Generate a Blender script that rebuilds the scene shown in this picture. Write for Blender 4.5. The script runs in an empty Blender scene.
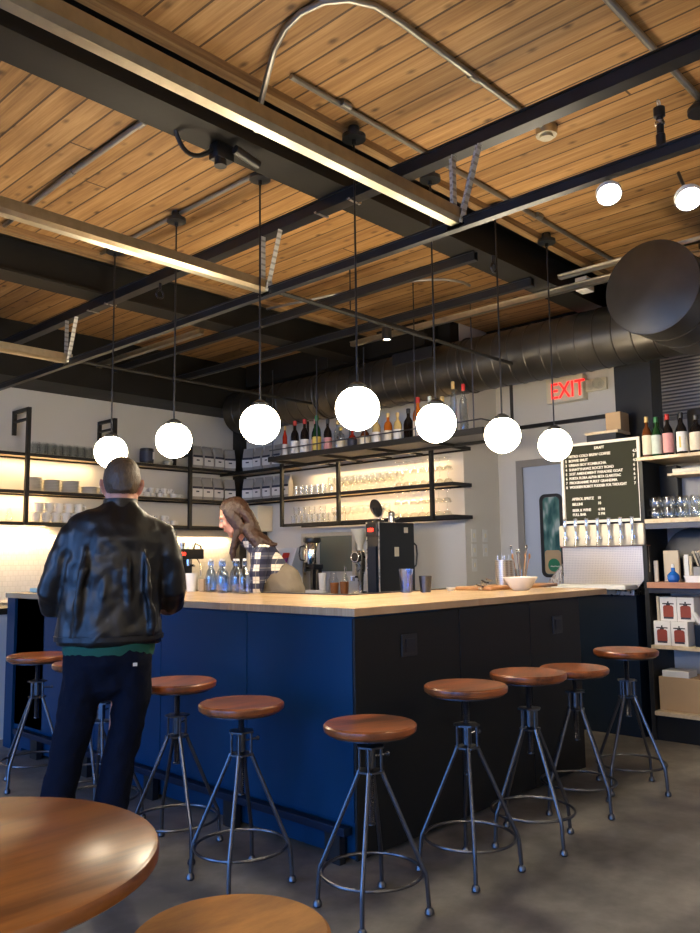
import bpy, bmesh, math, random
from mathutils import Vector, Matrix, Euler
random.seed(7)
PI = math.pi
C = bpy.context.scene.collection
SC = bpy.context.scene

# ------------------------------------------------------------------ materials
def nt_new(name):
    m = bpy.data.materials.new(name); m.use_nodes = True
    nt = m.node_tree; nt.nodes.clear()
    out = nt.nodes.new('ShaderNodeOutputMaterial')
    return m, nt, out
def nd(nt, typ, **kw):
    n = nt.nodes.new(typ)
    for k, v in kw.items():
        if k.startswith('i_'):
            key = k[2:].replace('_', ' ')
            n.inputs[int(key) if key.isdigit() else key].default_value = v
        else: setattr(n, k, v)
    return n
def rgba(c): return (c[0], c[1], c[2], 1)
def math_(nt, op, a, b=None, c=None):
    n = nt.nodes.new('ShaderNodeMath'); n.operation = op
    for i, v in enumerate((a, b, c)):
        if v is None: continue
        if isinstance(v, (int, float)): n.inputs[i].default_value = v
        else: nt.links.new(v, n.inputs[i])
    return n.outputs[0]
def mix_(nt, fac, a, b, blend='MIX'):
    n = nt.nodes.new('ShaderNodeMix'); n.data_type = 'RGBA'; n.blend_type = blend
    for i, v in ((0, fac), (6, a), (7, b)):
        if isinstance(v, (int, float)): n.inputs[i].default_value = v
        elif isinstance(v, tuple): n.inputs[i].default_value = rgba(v)
        else: nt.links.new(v, n.inputs[i])
    return n.outputs[2]
def ramp(nt, fac, stops):
    n = nt.nodes.new('ShaderNodeValToRGB')
    el = n.color_ramp.elements
    while len(el) < len(stops): el.new(.5)
    for e, (p, c) in zip(el, stops): e.position = p; e.color = rgba(c)
    nt.links.new(fac, n.inputs[0]); return n.outputs[0]
def noise(nt, vec, scale, detail=3, rough=.5):
    n = nd(nt, 'ShaderNodeTexNoise'); n.inputs['Scale'].default_value = scale
    n.inputs['Detail'].default_value = detail; n.inputs['Roughness'].default_value = rough
    if vec is not None: nt.links.new(vec, n.inputs['Vector'])
    return n.outputs['Fac']
def coords(nt, scale=(1, 1, 1), kind='Object', rot=(0, 0, 0)):
    t = nd(nt, 'ShaderNodeTexCoord'); mp = nd(nt, 'ShaderNodeMapping')
    mp.inputs['Scale'].default_value = scale; mp.inputs['Rotation'].default_value = rot
    nt.links.new(t.outputs[kind], mp.inputs['Vector']); return mp.outputs[0]
def bump(nt, h, strength=.3, dist=.01):
    b = nd(nt, 'ShaderNodeBump'); b.inputs['Strength'].default_value = strength; b.inputs['Distance'].default_value = dist
    nt.links.new(h, b.inputs['Height']); return b.outputs[0]
def principled(nt, out, col, rough=.5, metal=0, normal=None, **kw):
    p = nd(nt, 'ShaderNodeBsdfPrincipled')
    for key, v in (('Base Color', col), ('Roughness', rough), ('Metallic', metal)):
        if isinstance(v, (int, float)): p.inputs[key].default_value = v
        elif isinstance(v, tuple): p.inputs[key].default_value = rgba(v)
        else: nt.links.new(v, p.inputs[key])
    if normal is not None: nt.links.new(normal, p.inputs['Normal'])
    for k, v in kw.items(): p.inputs[k.replace('_', ' ')].default_value = v
    nt.links.new(p.outputs[0], out.inputs[0]); return p
def plain(name, c, rough=.5, metal=0, var=.12, scale=9, bmp=0.0, **kw):
    """one colour with slight procedural wear"""
    m, nt, out = nt_new(name); v = coords(nt)
    f = noise(nt, v, scale)
    d = tuple(max(0, x*(1-var)) for x in c); l = tuple(min(1, x*(1+var)) for x in c)
    col = mix_(nt, f, d, l)
    r = math_(nt, 'MULTIPLY_ADD', f, .12, max(.02, rough-.06))
    nrm = bump(nt, noise(nt, v, scale*6), bmp, .004) if bmp else None
    principled(nt, out, col, r, metal, nrm, **kw)
    return m
def emit(name, c, s):
    m, nt, out = nt_new(name); e = nd(nt, 'ShaderNodeEmission')
    e.inputs[0].default_value = rgba(c); e.inputs[1].default_value = s
    nt.links.new(e.outputs[0], out.inputs[0]); return m
def clear_glass(name, tint=(.975, .985, .98), gl=.05, rim=.5, rough=.03):
    m, nt, out = nt_new(name)
    tr = nd(nt, 'ShaderNodeBsdfTransparent'); tr.inputs[0].default_value = rgba(tint)
    g = nd(nt, 'ShaderNodeBsdfGlossy'); g.inputs['Roughness'].default_value = rough
    lw = nd(nt, 'ShaderNodeLayerWeight'); lw.inputs[0].default_value = .35
    f = math_(nt, 'MULTIPLY_ADD', lw.outputs['Facing'], rim, gl)
    n1 = noise(nt, coords(nt), 14)
    f = math_(nt, 'MULTIPLY', f, math_(nt, 'MULTIPLY_ADD', n1, .4, .8)); 
    mx = nd(nt, 'ShaderNodeMixShader'); nt.links.new(f, mx.inputs[0])
    nt.links.new(tr.outputs[0], mx.inputs[1]); nt.links.new(g.outputs[0], mx.inputs[2])
    nt.links.new(mx.outputs[0], out.inputs[0]); return m
def planks(name, w, L, dark, mid, light, along='Y', rough=.6, groove=.035, knots=True, kn=(.05, .02, .006), gsc=1.0, tint=.35, groove_dark=.25, spec=.5):
    """boards of width w running along one axis, each with its own tone, grain, knots and a groove"""
    m, nt, out = nt_new(name)
    t = nd(nt, 'ShaderNodeTexCoord'); sp = nd(nt, 'ShaderNodeSeparateXYZ'); nt.links.new(t.outputs['Object'], sp.inputs[0])
    a, b = (sp.outputs[0], sp.outputs[1]) if along == 'Y' else (sp.outputs[1], sp.outputs[0])
    u = math_(nt, 'DIVIDE', a, w); iu = math_(nt, 'FLOOR', u); fu = math_(nt, 'FRACT', u)
    wn = nd(nt, 'ShaderNodeTexWhiteNoise', noise_dimensions='1D'); nt.links.new(iu, wn.inputs['W'])
    off = math_(nt, 'MULTIPLY', wn.outputs['Value'], L)
    v = math_(nt, 'DIVIDE', math_(nt, 'ADD', b, off), L); iv = math_(nt, 'FLOOR', v); fv = math_(nt, 'FRACT', v)
    seed = math_(nt, 'MULTIPLY_ADD', iu, 7.31, math_(nt, 'MULTIPLY', iv, 3.17))
    wn2 = nd(nt, 'ShaderNodeTexWhiteNoise', noise_dimensions='1D'); nt.links.new(seed, wn2.inputs['W'])
    cb = nd(nt, 'ShaderNodeCombineXYZ')
    nt.links.new(math_(nt, 'MULTIPLY', a, 26*gsc), cb.inputs[0]); nt.links.new(math_(nt, 'MULTIPLY', b, 1.6*gsc), cb.inputs[1]); nt.links.new(math_(nt, 'MULTIPLY', seed, 5.3), cb.inputs[2])
    g1 = noise(nt, cb.outputs[0], 1.0, 5, .65)
    cb2 = nd(nt, 'ShaderNodeCombineXYZ')
    nt.links.new(math_(nt, 'MULTIPLY', a, 120*gsc), cb2.inputs[0]); nt.links.new(math_(nt, 'MULTIPLY', b, 3*gsc), cb2.inputs[1]); nt.links.new(seed, cb2.inputs[2])
    g2 = noise(nt, cb2.outputs[0], 1.0, 2, .5)
    g = math_(nt, 'MULTIPLY_ADD', g2, .3, math_(nt, 'MULTIPLY', g1, .7))
    col = ramp(nt, g, [(.28, dark), (.5, mid), (.72, light)])
    tone = math_(nt, 'MULTIPLY_ADD', wn2.outputs['Value'], tint, 1-tint/2)
    vm = nd(nt, 'ShaderNodeVectorMath', operation='SCALE'); nt.links.new(col, vm.inputs[0]); nt.links.new(tone, vm.inputs['Scale']); col = vm.outputs[0]
    if knots:
        cb3 = nd(nt, 'ShaderNodeCombineXYZ')
        nt.links.new(math_(nt, 'MULTIPLY', a, 6.1), cb3.inputs[0]); nt.links.new(math_(nt, 'MULTIPLY_ADD', b, 3.4, math_(nt, 'MULTIPLY', iu, .37)), cb3.inputs[1])
        vo = nd(nt, 'ShaderNodeTexVoronoi', voronoi_dimensions='2D'); vo.inputs['Scale'].default_value = 1.0; nt.links.new(cb3.outputs[0], vo.inputs['Vector'])
        wv = math_(nt, 'ADD', vo.outputs['Distance'], math_(nt, 'MULTIPLY', math_(nt, 'SUBTRACT', g1, .5), .16))
        k = nd(nt, 'ShaderNodeMapRange'); nt.links.new(wv, k.inputs[0]); k.inputs[1].default_value = .03; k.inputs[2].default_value = .13; k.inputs[3].default_value = .85; k.inputs[4].default_value = 0
        sc_ = nd(nt, 'ShaderNodeSeparateColor'); nt.links.new(vo.outputs['Color'], sc_.inputs[0])
        k2 = math_(nt, 'MULTIPLY', k.outputs[0], math_(nt, 'MULTIPLY', math_(nt, 'GREATER_THAN', sc_.outputs[0], .22), math_(nt, 'MULTIPLY_ADD', sc_.outputs[1], .6, .4)))
        col = mix_(nt, k2, col, kn)
    e = math_(nt, 'MINIMUM', fu, math_(nt, 'SUBTRACT', 1.0, fu))
    ge = math_(nt, 'LESS_THAN', e, groove)
    ev = math_(nt, 'LESS_THAN', math_(nt, 'MINIMUM', fv, math_(nt, 'SUBTRACT', 1.0, fv)), groove*w/L)
    gg = math_(nt, 'MAXIMUM', ge, ev)
    col = mix_(nt, math_(nt, 'MULTIPLY', gg, 1-groove_dark), col, tuple(x*.22 for x in dark))
    nrm = bump(nt, math_(nt, 'SUBTRACT', g, gg), .5, .004)
    p = principled(nt, out, col, rough, 0, nrm); p.inputs['Specular IOR Level'].default_value = spec
    return m
def grain(name, dark, light, rough=.3, sc=(3, 40, 40), lines=.4, coat=.0, rot=(0, 0, .5)):
    m, nt, out = nt_new(name)
    v = coords(nt, sc, 'Object', rot)
    g1 = noise(nt, v, 1.0, 6, .62); g2 = noise(nt, coords(nt, (sc[0]*.4, sc[1]*.35, sc[2]*.35), 'Object', rot), 1.0, 3)
    g = math_(nt, 'MULTIPLY_ADD', g1, lines, math_(nt, 'MULTIPLY', g2, 1-lines))
    col = ramp(nt, g, [(.38, dark), (.60, light)])
    p = principled(nt, out, col, math_(nt, 'MULTIPLY_ADD', g1, .1, rough-.05), 0, bump(nt, g1, .12, .002))
    p.inputs['Coat Weight'].default_value = coat; p.inputs['Coat Roughness'].default_value = .18
    return m

MT = {}
def setup_materials():
    M = MT
    M['ceiling'] = planks('cedar_planks', .142, 7.5, (.21, .098, .028), (.38, .205, .068), (.56, .345, .145), 'Y', .62, .04, gsc=.8, tint=.42, groove_dark=.12)
    M['nailer'] = grain('rough_wood_nailer', (.22, .12, .045), (.42, .26, .11), .7, (3, 60, 60), .5, 0, (0, 0, 0))
    # concrete
    m, nt, out = nt_new('polished_concrete'); v = coords(nt)
    n1 = noise(nt, v, 1.3, 6, .6); n2 = noise(nt, v, 9, 5, .6)
    f = math_(nt, 'MULTIPLY_ADD', n1, .7, math_(nt, 'MULTIPLY', n2, .3))
    col = ramp(nt, f, [(.38, (.095, .090, .084)), (.5, (.165, .157, .145)), (.62, (.26, .245, .22))])
    principled(nt, out, col, math_(nt, 'MULTIPLY_ADD', n1, .3, .28), 0, bump(nt, n2, .05, .003)); M['concrete'] = m
    M['wall'] = plain('painted_plaster_wall', (.64, .62, .57), .75, var=.03, scale=3, bmp=.1)
    # tiled backsplash
    m, nt, out = nt_new('small_white_tiles'); v = coords(nt, (1, 1, 1))
    sp = nd(nt, 'ShaderNodeSeparateXYZ'); nt.links.new(v, sp.inputs[0]); cb = nd(nt, 'ShaderNodeCombineXYZ')
    nt.links.new(sp.outputs[0], cb.inputs[0]); nt.links.new(sp.outputs[2], cb.inputs[1])
    bk = nd(nt, 'ShaderNodeTexBrick'); nt.links.new(cb.outputs[0], bk.inputs['Vector'])
    for k, vv in (('Color1', (.82, .81, .78, 1)), ('Color2', (.76, .75, .72, 1)), ('Mortar', (.70, .69, .66, 1))): bk.inputs[k].default_value = vv
    bk.inputs['Scale'].default_value = 1; bk.inputs['Mortar Size'].default_value = .003; bk.inputs['Brick Width'].default_value = .05; bk.inputs['Row Height'].default_value = .05
    principled(nt, out, bk.outputs['Color'], .25, 0, bump(nt, math_(nt, 'SUBTRACT', 1.0, bk.outputs['Fac']), .3, .002)); M['tiles'] = m
    M['tan_panel'] = plain('beige_panel', (.58, .50, .36), .6, var=.04)
    M['black_steel'] = plain('blackened_steel', (.018, .017, .015), .5, .3, .3, 6, .08)
    M['beam'] = plain('dark_painted_beam', (.014, .013, .011), .55, 0, .35, 5, .1, Specular_IOR_Level=.22)
    M['strut'] = plain('dark_strut_channel', (.022, .024, .027), .38, .5, .3, 8)
    M['galv'] = plain('galvanized_steel', (.52, .48, .37), .34, 1.0, .25, 22)
    M['conduit'] = plain('conduit_steel', (.34, .33, .30), .38, .9, .2, 12)
    M['duct'] = plain('dark_spiral_duct', (.075, .070, .060), .36, .75, .4, 5)
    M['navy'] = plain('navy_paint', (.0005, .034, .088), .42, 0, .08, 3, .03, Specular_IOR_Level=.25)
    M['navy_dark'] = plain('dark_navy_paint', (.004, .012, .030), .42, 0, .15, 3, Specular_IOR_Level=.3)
    M['charcoal'] = plain('charcoal_paint', (.0095, .0105, .011), .5, 0, .2, 4, Specular_IOR_Level=.3)  # also carries the painted shade on the short side of the bar
    M['counter'] = planks('butcher_block', .055, 1.1, (.42, .26, .12), (.56, .38, .20), (.66, .48, .28), 'Y', .26, .012, False, gsc=1.2, tint=.14, groove_dark=.8)
    M['counter_x'] = planks('butcher_block_cross', .055, 1.1, (.42, .26, .12), (.56, .38, .20), (.66, .48, .28), 'X', .26, .012, False, gsc=1.2, tint=.14, groove_dark=.8)
    M['seat'] = grain('walnut_seat', (.055, .012, .003), (.36, .10, .024), .30, (4, 22, 22), .6, .25)
    M['table'] = grain('brown_table_top', (.12, .036, .008), (.34, .125, .028), .30, (2.0, 15, 15), .6, .25, (0, 0, -.45))
    M['light_seat'] = grain('golden_oak_seat', (.20, .075, .010), (.48, .21, .038), .6, (4, 14, 14), .6, .0, (0, 0, .9)); M['light_seat'].node_tree.nodes['Principled BSDF'].inputs['Specular IOR Level'].default_value = .2
    M['iron'] = plain('raw_iron', (.12, .125, .14), .32, .95, .25, 14)
    M['iron_dark'] = plain('dark_iron', (.05, .052, .06), .38, .9, .25, 14)
    M['globe'] = emit('opal_globe_light', (1, .84, .60), 30)
    M['spot'] = emit('warm_spot_light', (1, .80, .50), 60)
    M['globe_small'] = emit('small_spot_light', (1, .85, .6), 14)
    M['glass'] = clear_glass('clear_drinking_glass')
    M['pane'] = clear_glass('window_pane', (.93, .97, 1), .04, .35, .01)
    M['bottle_clear'] = clear_glass('clear_bottle_glass', (.8, .84, .84), .10, .7)
    M['water_glass'] = clear_glass('blue_tinted_glass', (.60, .72, .88), .14, .8)
    M['door_glass'] = None
    m, nt, out = nt_new('reflecting_door_pane'); n1 = noise(nt, coords(nt, (1, 14, 5)), 1.0, 2, .4)  # pale streaks paint reflections into the colour of the pane
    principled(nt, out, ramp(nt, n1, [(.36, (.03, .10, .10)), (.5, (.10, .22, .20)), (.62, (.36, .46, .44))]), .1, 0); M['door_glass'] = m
    M['steel'] = plain('brushed_stainless', (.62, .60, .56), .28, 1.0, .1, 30)
    M['steel_paint'] = plain('grey_steel_door_frame', (.30, .28, .25), .4, .4, .1, 4)
    M['chrome'] = plain('chrome', (.75, .75, .76), .12, 1.0, .05, 8)
    M['white'] = plain('white_ceramic', (.80, .79, .75), .25, 0, .04, 5)
    M['white_plastic'] = plain('white_plastic', (.72, .72, .70), .45, 0, .04, 5)
    M['cream'] = plain('cream_plastic', (.74, .68, .52), .4, 0, .05, 5)
    M['plate_edge'] = plain('grey_green_ceramic', (.40, .40, .33), .35, 0, .08, 5)
    M['black_plastic'] = plain('black_plastic', (.012, .012, .013), .35, 0, .2, 8)
    M['black_metal'] = plain('black_enamel', (.016, .018, .020), .33, .1, .2, 6)
    M['card'] = plain('cardboard', (.42, .29, .16), .8, 0, .1, 7, .1)
    M['shelfwood'] = grain('pale_shelf_wood', (.52, .40, .24), (.70, .58, .40), .45, (3, 30, 30), .5, 0, (0, 0, 0))
    M['redwood'] = grain('reddish_shelf_wood', (.34, .14, .07), (.50, .24, .13), .4, (26, 3, 26), .5, 0, (0, 0, 0))
    M['board'] = plain('letter_board_felt', (.022, .024, .013), .85, 0, .15, 40, .2)
    M['letter'] = plain('white_letters', (.80, .78, .70), .6, 0, .02)
    M['frame_white'] = plain('white_frame', (.78, .76, .70), .45, 0, .03)
    M['door_paint'] = plain('pale_blue_grey_paint', (.46, .52, .62), .45, 0, .04, 2)
    M['teal_grey'] = plain('teal_grey_panel', (.085, .115, .095), .35, 0, .15, 2)
    M['grey_panel'] = plain('grey_panel', (.30, .30, .31), .6, 0, .06, 2)
    M['skin'] = plain('skin', (.62, .30, .20), .5, 0, .10, 18, .1, Subsurface_Weight=.08)
    M['lips'] = plain('lips', (.45, .13, .11), .45, 0, .1, 20)
    M['eye'] = plain('eye_white', (.42, .36, .32), .4, 0, .03)
    M['iris'] = plain('iris', (.06, .04, .02), .15, 0, .1)
    # leather
    m, nt, out = nt_new('black_leather'); v = coords(nt, (1, 1, .3))
    n1 = noise(nt, v, 6, 3, .5); n2 = noise(nt, coords(nt), 60, 3)
    nrm = bump(nt, math_(nt, 'MULTIPLY_ADD', n2, .05, n1), .45, .03)
    principled(nt, out, mix_(nt, n1, (.004, .004, .004), (.010, .0095, .009)), math_(nt, 'MULTIPLY_ADD', n2, .10, .33), 0, nrm, Specular_IOR_Level=.42); M['leather'] = m
    M['denim'] = plain('dark_denim', (.004, .006, .014), .9, 0, .3, 25, .4, Specular_IOR_Level=.12)
    M['green_shirt'] = plain('green_shirt', (.004, .075, .045), .85, 0, .15, 20, .2)
    M['apron'] = plain('grey_brown_canvas', (.20, .165, .125), .8, 0, .10, 12, .25)
    def hair(name, c1, c2, s=(70, 70, 9)):
        m, nt, out = nt_new(name); n1 = noise(nt, coords(nt, s), 1.0, 4, .6)
        principled(nt, out, mix_(nt, n1, c1, c2), .5, 0, bump(nt, n1, .7, .008)); return m
    M['hair_grey'] = hair('short_greying_hair', (.022, .012, .006), (.15, .095, .05), (110, 110, 45))
    M['hair_brown'] = hair('dark_brown_hair', (.010, .0035, .0015), (.055, .020, .008))
    # plaid
    m, nt, out = nt_new('navy_white_plaid'); t = nd(nt, 'ShaderNodeTexCoord'); sp = nd(nt, 'ShaderNodeSeparateXYZ'); nt.links.new(t.outputs['Object'], sp.inputs[0])
    def band(o, per, duty, ph=0.0):
        return math_(nt, 'LESS_THAN', math_(nt, 'FRACT', math_(nt, 'MULTIPLY_ADD', o, 1/per, ph)), duty)
    yz = math_(nt, 'MULTIPLY_ADD', sp.outputs[1], 1.0, math_(nt, 'MULTIPLY', sp.outputs[0], .35))
    s = math_(nt, 'ADD', band(sp.outputs[2], .078, .46), band(yz, .078, .46, .3))
    col = ramp(nt, math_(nt, 'MULTIPLY', s, .5), [(0, (.78, .73, .64)), (.25, (.085, .09, .14)), (.75, (.006, .008, .035))])
    thin = math_(nt, 'MAXIMUM', band(sp.outputs[2], .078, .06, .33), band(yz, .078, .06, .6))
    col = mix_(nt, math_(nt, 'MULTIPLY', thin, .5), col, (.35, .33, .3))
    principled(nt, out, col, .8, 0, bump(nt, noise(nt, t.outputs['Object'], 12), .4, .02)); M['plaid'] = m
    # perforated steel
    m, nt, out = nt_new('perforated_steel'); v = coords(nt, (1, 80, 80))
    sp = nd(nt, 'ShaderNodeSeparateXYZ'); nt.links.new(v, sp.inputs[0])
    dy = math_(nt, 'SUBTRACT', math_(nt, 'FRACT', sp.outputs[1]), .5); dz = math_(nt, 'SUBTRACT', math_(nt, 'FRACT', sp.outputs[2]), .5)
    rr = math_(nt, 'ADD', math_(nt, 'MULTIPLY', dy, dy), math_(nt, 'MULTIPLY', dz, dz)); h = math_(nt, 'LESS_THAN', rr, .09)
    principled(nt, out, mix_(nt, h, (.58, .52, .45), (.38, .34, .295)), .36, .95, bump(nt, math_(nt, 'SUBTRACT', 1.0, h), .3, .003)); M['perf'] = m
    # punched angle / holed steel
    m, nt, out = nt_new('punched_galvanized_angle'); v = coords(nt, (1, 1, 28))
    sp = nd(nt, 'ShaderNodeSeparateXYZ'); nt.links.new(v, sp.inputs[0])
    h = math_(nt, 'LESS_THAN', math_(nt, 'ABSOLUTE', math_(nt, 'SUBTRACT', math_(nt, 'FRACT', math_(nt, 'MULTIPLY', sp.outputs[2], 1.0)), .5)), .17)
    principled(nt, out, mix_(nt, h, (.56, .54, .48), (.33, .31, .27)), .5, .3); M['angle'] = m
    M['navy_label'] = plain('navy_band', (.03, .035, .06), .6, 0, .1)
    M['bag'] = plain('grey_coffee_bag', (.34, .33, .31), .5, 0, .15, 14, .4)
    M['label'] = plain('cream_label', (.72, .66, .52), .6, 0, .08, 30)
    M['label_white'] = plain('white_label', (.78, .77, .74), .6, 0, .04, 30)
    M['label_pink'] = plain('pink_label', (.62, .30, .30), .6, 0, .15, 40)
    M['label_teal'] = plain('pale_teal_label', (.50, .58, .54), .6, 0, .12, 40)
    M['label_yellow'] = plain('yellow_label', (.62, .47, .10), .6, 0, .12, 40)
    M['red'] = plain('red_cap', (.45, .02, .015), .4, 0, .1)
    M['gold'] = plain('gold_cap', (.60, .42, .16), .4, .3, .1)
    M['green_cap'] = plain('green_cap', (.03, .18, .05), .4, 0, .1)
    for n, c in (('wine_dark', (.010, .008, .008)), ('wine_green', (.010, .045, .014)), ('amber', (.42, .11, .012)), ('red_liquor', (.38, .03, .012)), ('brown_liquor', (.12, .035, .010)), ('pale_liquor', (.55, .40, .16))):
        M[n] = plain(n + '_glass', c, .10, 0, .25, 12)
    M['led_red'] = emit('red_display', (1, .02, .01), 5)
    M['exit_red'] = emit('exit_red_letters', (1, .012, .01), 1.6)
    M['green_sticker'] = plain('green_sticker', (.015, .19, .09), .5, 0, .1)
    M['blue'] = plain('blue_liquid', (.01, .12, .50), .2, 0, .1)
    M['jar_red'] = plain('dark_red_print', (.28, .05, .03), .5, 0, .2, 30)
    M['tray_wood'] = grain('serving_board_wood', (.36, .16, .06), (.52, .28, .12), .4, (4, 30, 30), .5, 0, (0, 0, 0))
    M['light_blue'] = plain('pale_aqua_plastic', (.45, .80, .80), .5, 0, .04)
    M['brown_paper'] = plain('brown_paper_card', (.45, .33, .19), .8, 0, .08)
    M['tea'] = plain('copper_brown', (.36, .13, .04), .35, .3, .2, 20)
    M['purple'] = plain('purple_print', (.16, .03, .18), .5)
    M['asphalt'] = plain('pale_pavement', (.42, .43, .44), .8, 0, .1, 1)
    M['ext'] = plain('pale_building', (.45, .46, .48), .8, 0, .05, 1)

# ------------------------------------------------------------------ mesh helpers
class MB:
    def __init__(s): s.bm = bmesh.new()
    def box(s, x0, x1, y0, y1, z0, z1, bev=0):
        r = bmesh.ops.create_cube(s.bm, size=1); vs = r['verts']
        for v in vs: v.co = Vector(((x0+x1)/2+v.co.x*(x1-x0), (y0+y1)/2+v.co.y*(y1-y0), (z0+z1)/2+v.co.z*(z1-z0)))
        if bev:
            es = list({e for v in vs for e in v.link_edges})
            bmesh.ops.bevel(s.bm, geom=es, offset=bev, segments=2, affect='EDGES', profile=.5)
        return s
    def ring(s, c, ax, up, a, b, n):
        side = ax.cross(up).normalized(); u = side.cross(ax).normalized()
        return [s.bm.verts.new(c + side*(a*math.cos(2*PI*i/n)) + u*(b*math.sin(2*PI*i/n))) for i in range(n)]
    def loft(s, pts, rads, n=12, caps=True, up=None, round_caps=False):
        pts = [Vector(p) for p in pts]; rads = [r if isinstance(r, (tuple, list)) else (r, r) for r in rads]
        if round_caps:
            d0 = (pts[0]-pts[1]).normalized(); d1 = (pts[-1]-pts[-2]).normalized(); P, R = [], []
            for t in (85, 60, 30): a = math.radians(t); P.append(pts[0]+d0*min(rads[0])*math.sin(a)); R.append((rads[0][0]*math.cos(a), rads[0][1]*math.cos(a)))
            P += pts; R += rads
            for t in (30, 60, 85): a = math.radians(t); P.append(pts[-1]+d1*min(rads[-1])*math.sin(a)); R.append((rads[-1][0]*math.cos(a), rads[-1][1]*math.cos(a)))
            pts, rads = P, R
        rings = []; pu = None
        for i, p in enumerate(pts):
            d = (pts[min(i+1, len(pts)-1)]-pts[max(i-1, 0)]).normalized()
            if up is not None: u = Vector(up)
            elif pu is None: u = Vector((0, 0, 1)) if abs(d.z) < .9 else Vector((0, 1, 0))
            else: u = pu
            if abs(d.dot(u)) > .98: u = Vector((0, 1, 0)) if abs(d.y) < .9 else Vector((1, 0, 0))
            u = (u - d*d.dot(u)).normalized(); pu = u
            rings.append(s.ring(p, d, u, rads[i][0], rads[i][1], n))
        for a, b in zip(rings, rings[1:]):
            for i in range(n):
                try: s.bm.faces.new((a[i], a[(i+1) % n], b[(i+1) % n], b[i]))
                except ValueError: pass
        if caps:
            s.bm.faces.new(list(reversed(rings[0]))); s.bm.faces.new(rings[-1])
        return s
    def tube(s, pts, r, n=8): return s.loft(pts, [r]*len(pts), n)
    def cyl(s, p, q, r, r2=None, n=16): return s.loft([p, q], [r, r if r2 is None else r2], n)
    def lathe(s, prof, c=(0, 0, 0), n=24, closed=False):
        rings = []
        for r, z in prof:
            if r <= 1e-5: rings.append([s.bm.verts.new((c[0], c[1], c[2]+z))])
            else: rings.append([s.bm.verts.new((c[0]+r*math.cos(2*PI*i/n), c[1]+r*math.sin(2*PI*i/n), c[2]+z)) for i in range(n)])
        prs = list(zip(rings, rings[1:])) + ([(rings[-1], rings[0])] if closed else [])
        for a, b in prs:
            for i in range(n):
                j = (i+1) % n
                if len(a) == 1 and len(b) == 1: continue
                if len(a) == 1: s.bm.faces.new((a[0], b[j], b[i]))
                elif len(b) == 1: s.bm.faces.new((a[i], a[j], b[0]))
                else: s.bm.faces.new((a[i], a[j], b[j], b[i]))
        return s
    def sphere(s, c, r, sc=(1, 1, 1), n=20, m=12, rot=None):
        ret = bmesh.ops.create_uvsphere(s.bm, u_segments=n, v_segments=m, radius=r)
        for v in ret['verts']:
            p = Vector((v.co.x*sc[0], v.co.y*sc[1], v.co.z*sc[2]))
            if rot: p = rot @ p
            v.co = p + Vector(c)
        return s
    def torus(s, c, R, r, n=40, m=8, ax='Z'):
        g = []
        for i in range(n):
            a = 2*PI*i/n; row = []
            for j in range(m):
                b = 2*PI*j/m; x, y, z = (R+r*math.cos(b))*math.cos(a), (R+r*math.cos(b))*math.sin(a), r*math.sin(b)
                if ax == 'X': x, y, z = z, x, y
                if ax == 'Y': x, y, z = x, z, y
                row.append(s.bm.verts.new((c[0]+x, c[1]+y, c[2]+z)))
            g.append(row)
        for i in range(n):
            for j in range(m): s.bm.faces.new((g[i][j], g[(i+1) % n][j], g[(i+1) % n][(j+1) % m], g[i][(j+1) % m]))
        return s
    def prism(s, poly, axis, a, b):
        """extrude a 2-D outline along an axis ('X': poly=(y,z), 'Y': (x,z), 'Z': (x,y))"""
        def P(u, v, w): return {'X': (w, u, v), 'Y': (u, w, v), 'Z': (u, v, w)}[axis]
        A = [s.bm.verts.new(P(u, v, a)) for u, v in poly]; B = [s.bm.verts.new(P(u, v, b)) for u, v in poly]
        n = len(poly)
        s.bm.faces.new(A); s.bm.faces.new(list(reversed(B)))
        for i in range(n): s.bm.faces.new((A[i], B[i], B[(i+1) % n], A[(i+1) % n]))
        return s
    def xf(s, mat):
        bmesh.ops.transform(s.bm, matrix=mat, verts=s.bm.verts); return s
    def build(s, name, mat, parent=None, smooth=True, loc=None, rot=None, angle=.6):
        me = bpy.data.meshes.new(name)
        bmesh.ops.recalc_face_normals(s.bm, faces=s.bm.faces)
        s.bm.to_mesh(me); s.bm.free()
        me.materials.append(MT[mat] if isinstance(mat, str) else mat)
        if smooth:
            me.polygons.foreach_set('use_smooth', [True]*len(me.polygons))
            try: me.set_sharp_from_angle(angle=angle)
            except Exception: pass
        o = bpy.data.objects.new(name, me); C.objects.link(o)
        if parent is not None: o.parent = parent
        if loc is not None: o.location = loc
        if rot is not None: o.rotation_euler = rot
        return o

def tag(o, label=None, cat=None, group=None, kind=None):
    if label: o['label'] = label
    if cat: o['category'] = cat
    if group: o['group'] = group
    if kind: o['kind'] = kind
    return o
def thing(name, label, cat, loc=(0, 0, 0), rz=0, group=None):
    o = bpy.data.objects.new(name, None); C.objects.link(o)
    o.location = loc; o.rotation_euler = (0, 0, rz)
    return tag(o, label, cat, group)
def struct(o): o['kind'] = 'structure'; return o
def kids(o): return [c for c in o.children]
def dup(o, loc=None, rz=None, label=None, group=None, parent=None):
    c = o.copy(); C.objects.link(c)
    if parent is not None: c.parent = parent
    if loc is not None: c.location = loc
    if rz is not None: c.rotation_euler = (0, 0, rz)
    if label: c['label'] = label
    if group: c['group'] = group
    for ch in kids(o):
        if ch.name != c.name: dup(ch, parent=c)
    return c
ORD = ['first', 'second', 'third', 'fourth', 'fifth', 'sixth', 'seventh', 'eighth', 'ninth', 'tenth', 'eleventh', 'twelfth', 'thirteenth', 'fourteenth', 'fifteenth', 'sixteenth', 'seventeenth', 'eighteenth', 'nineteenth', 'twentieth']
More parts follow.
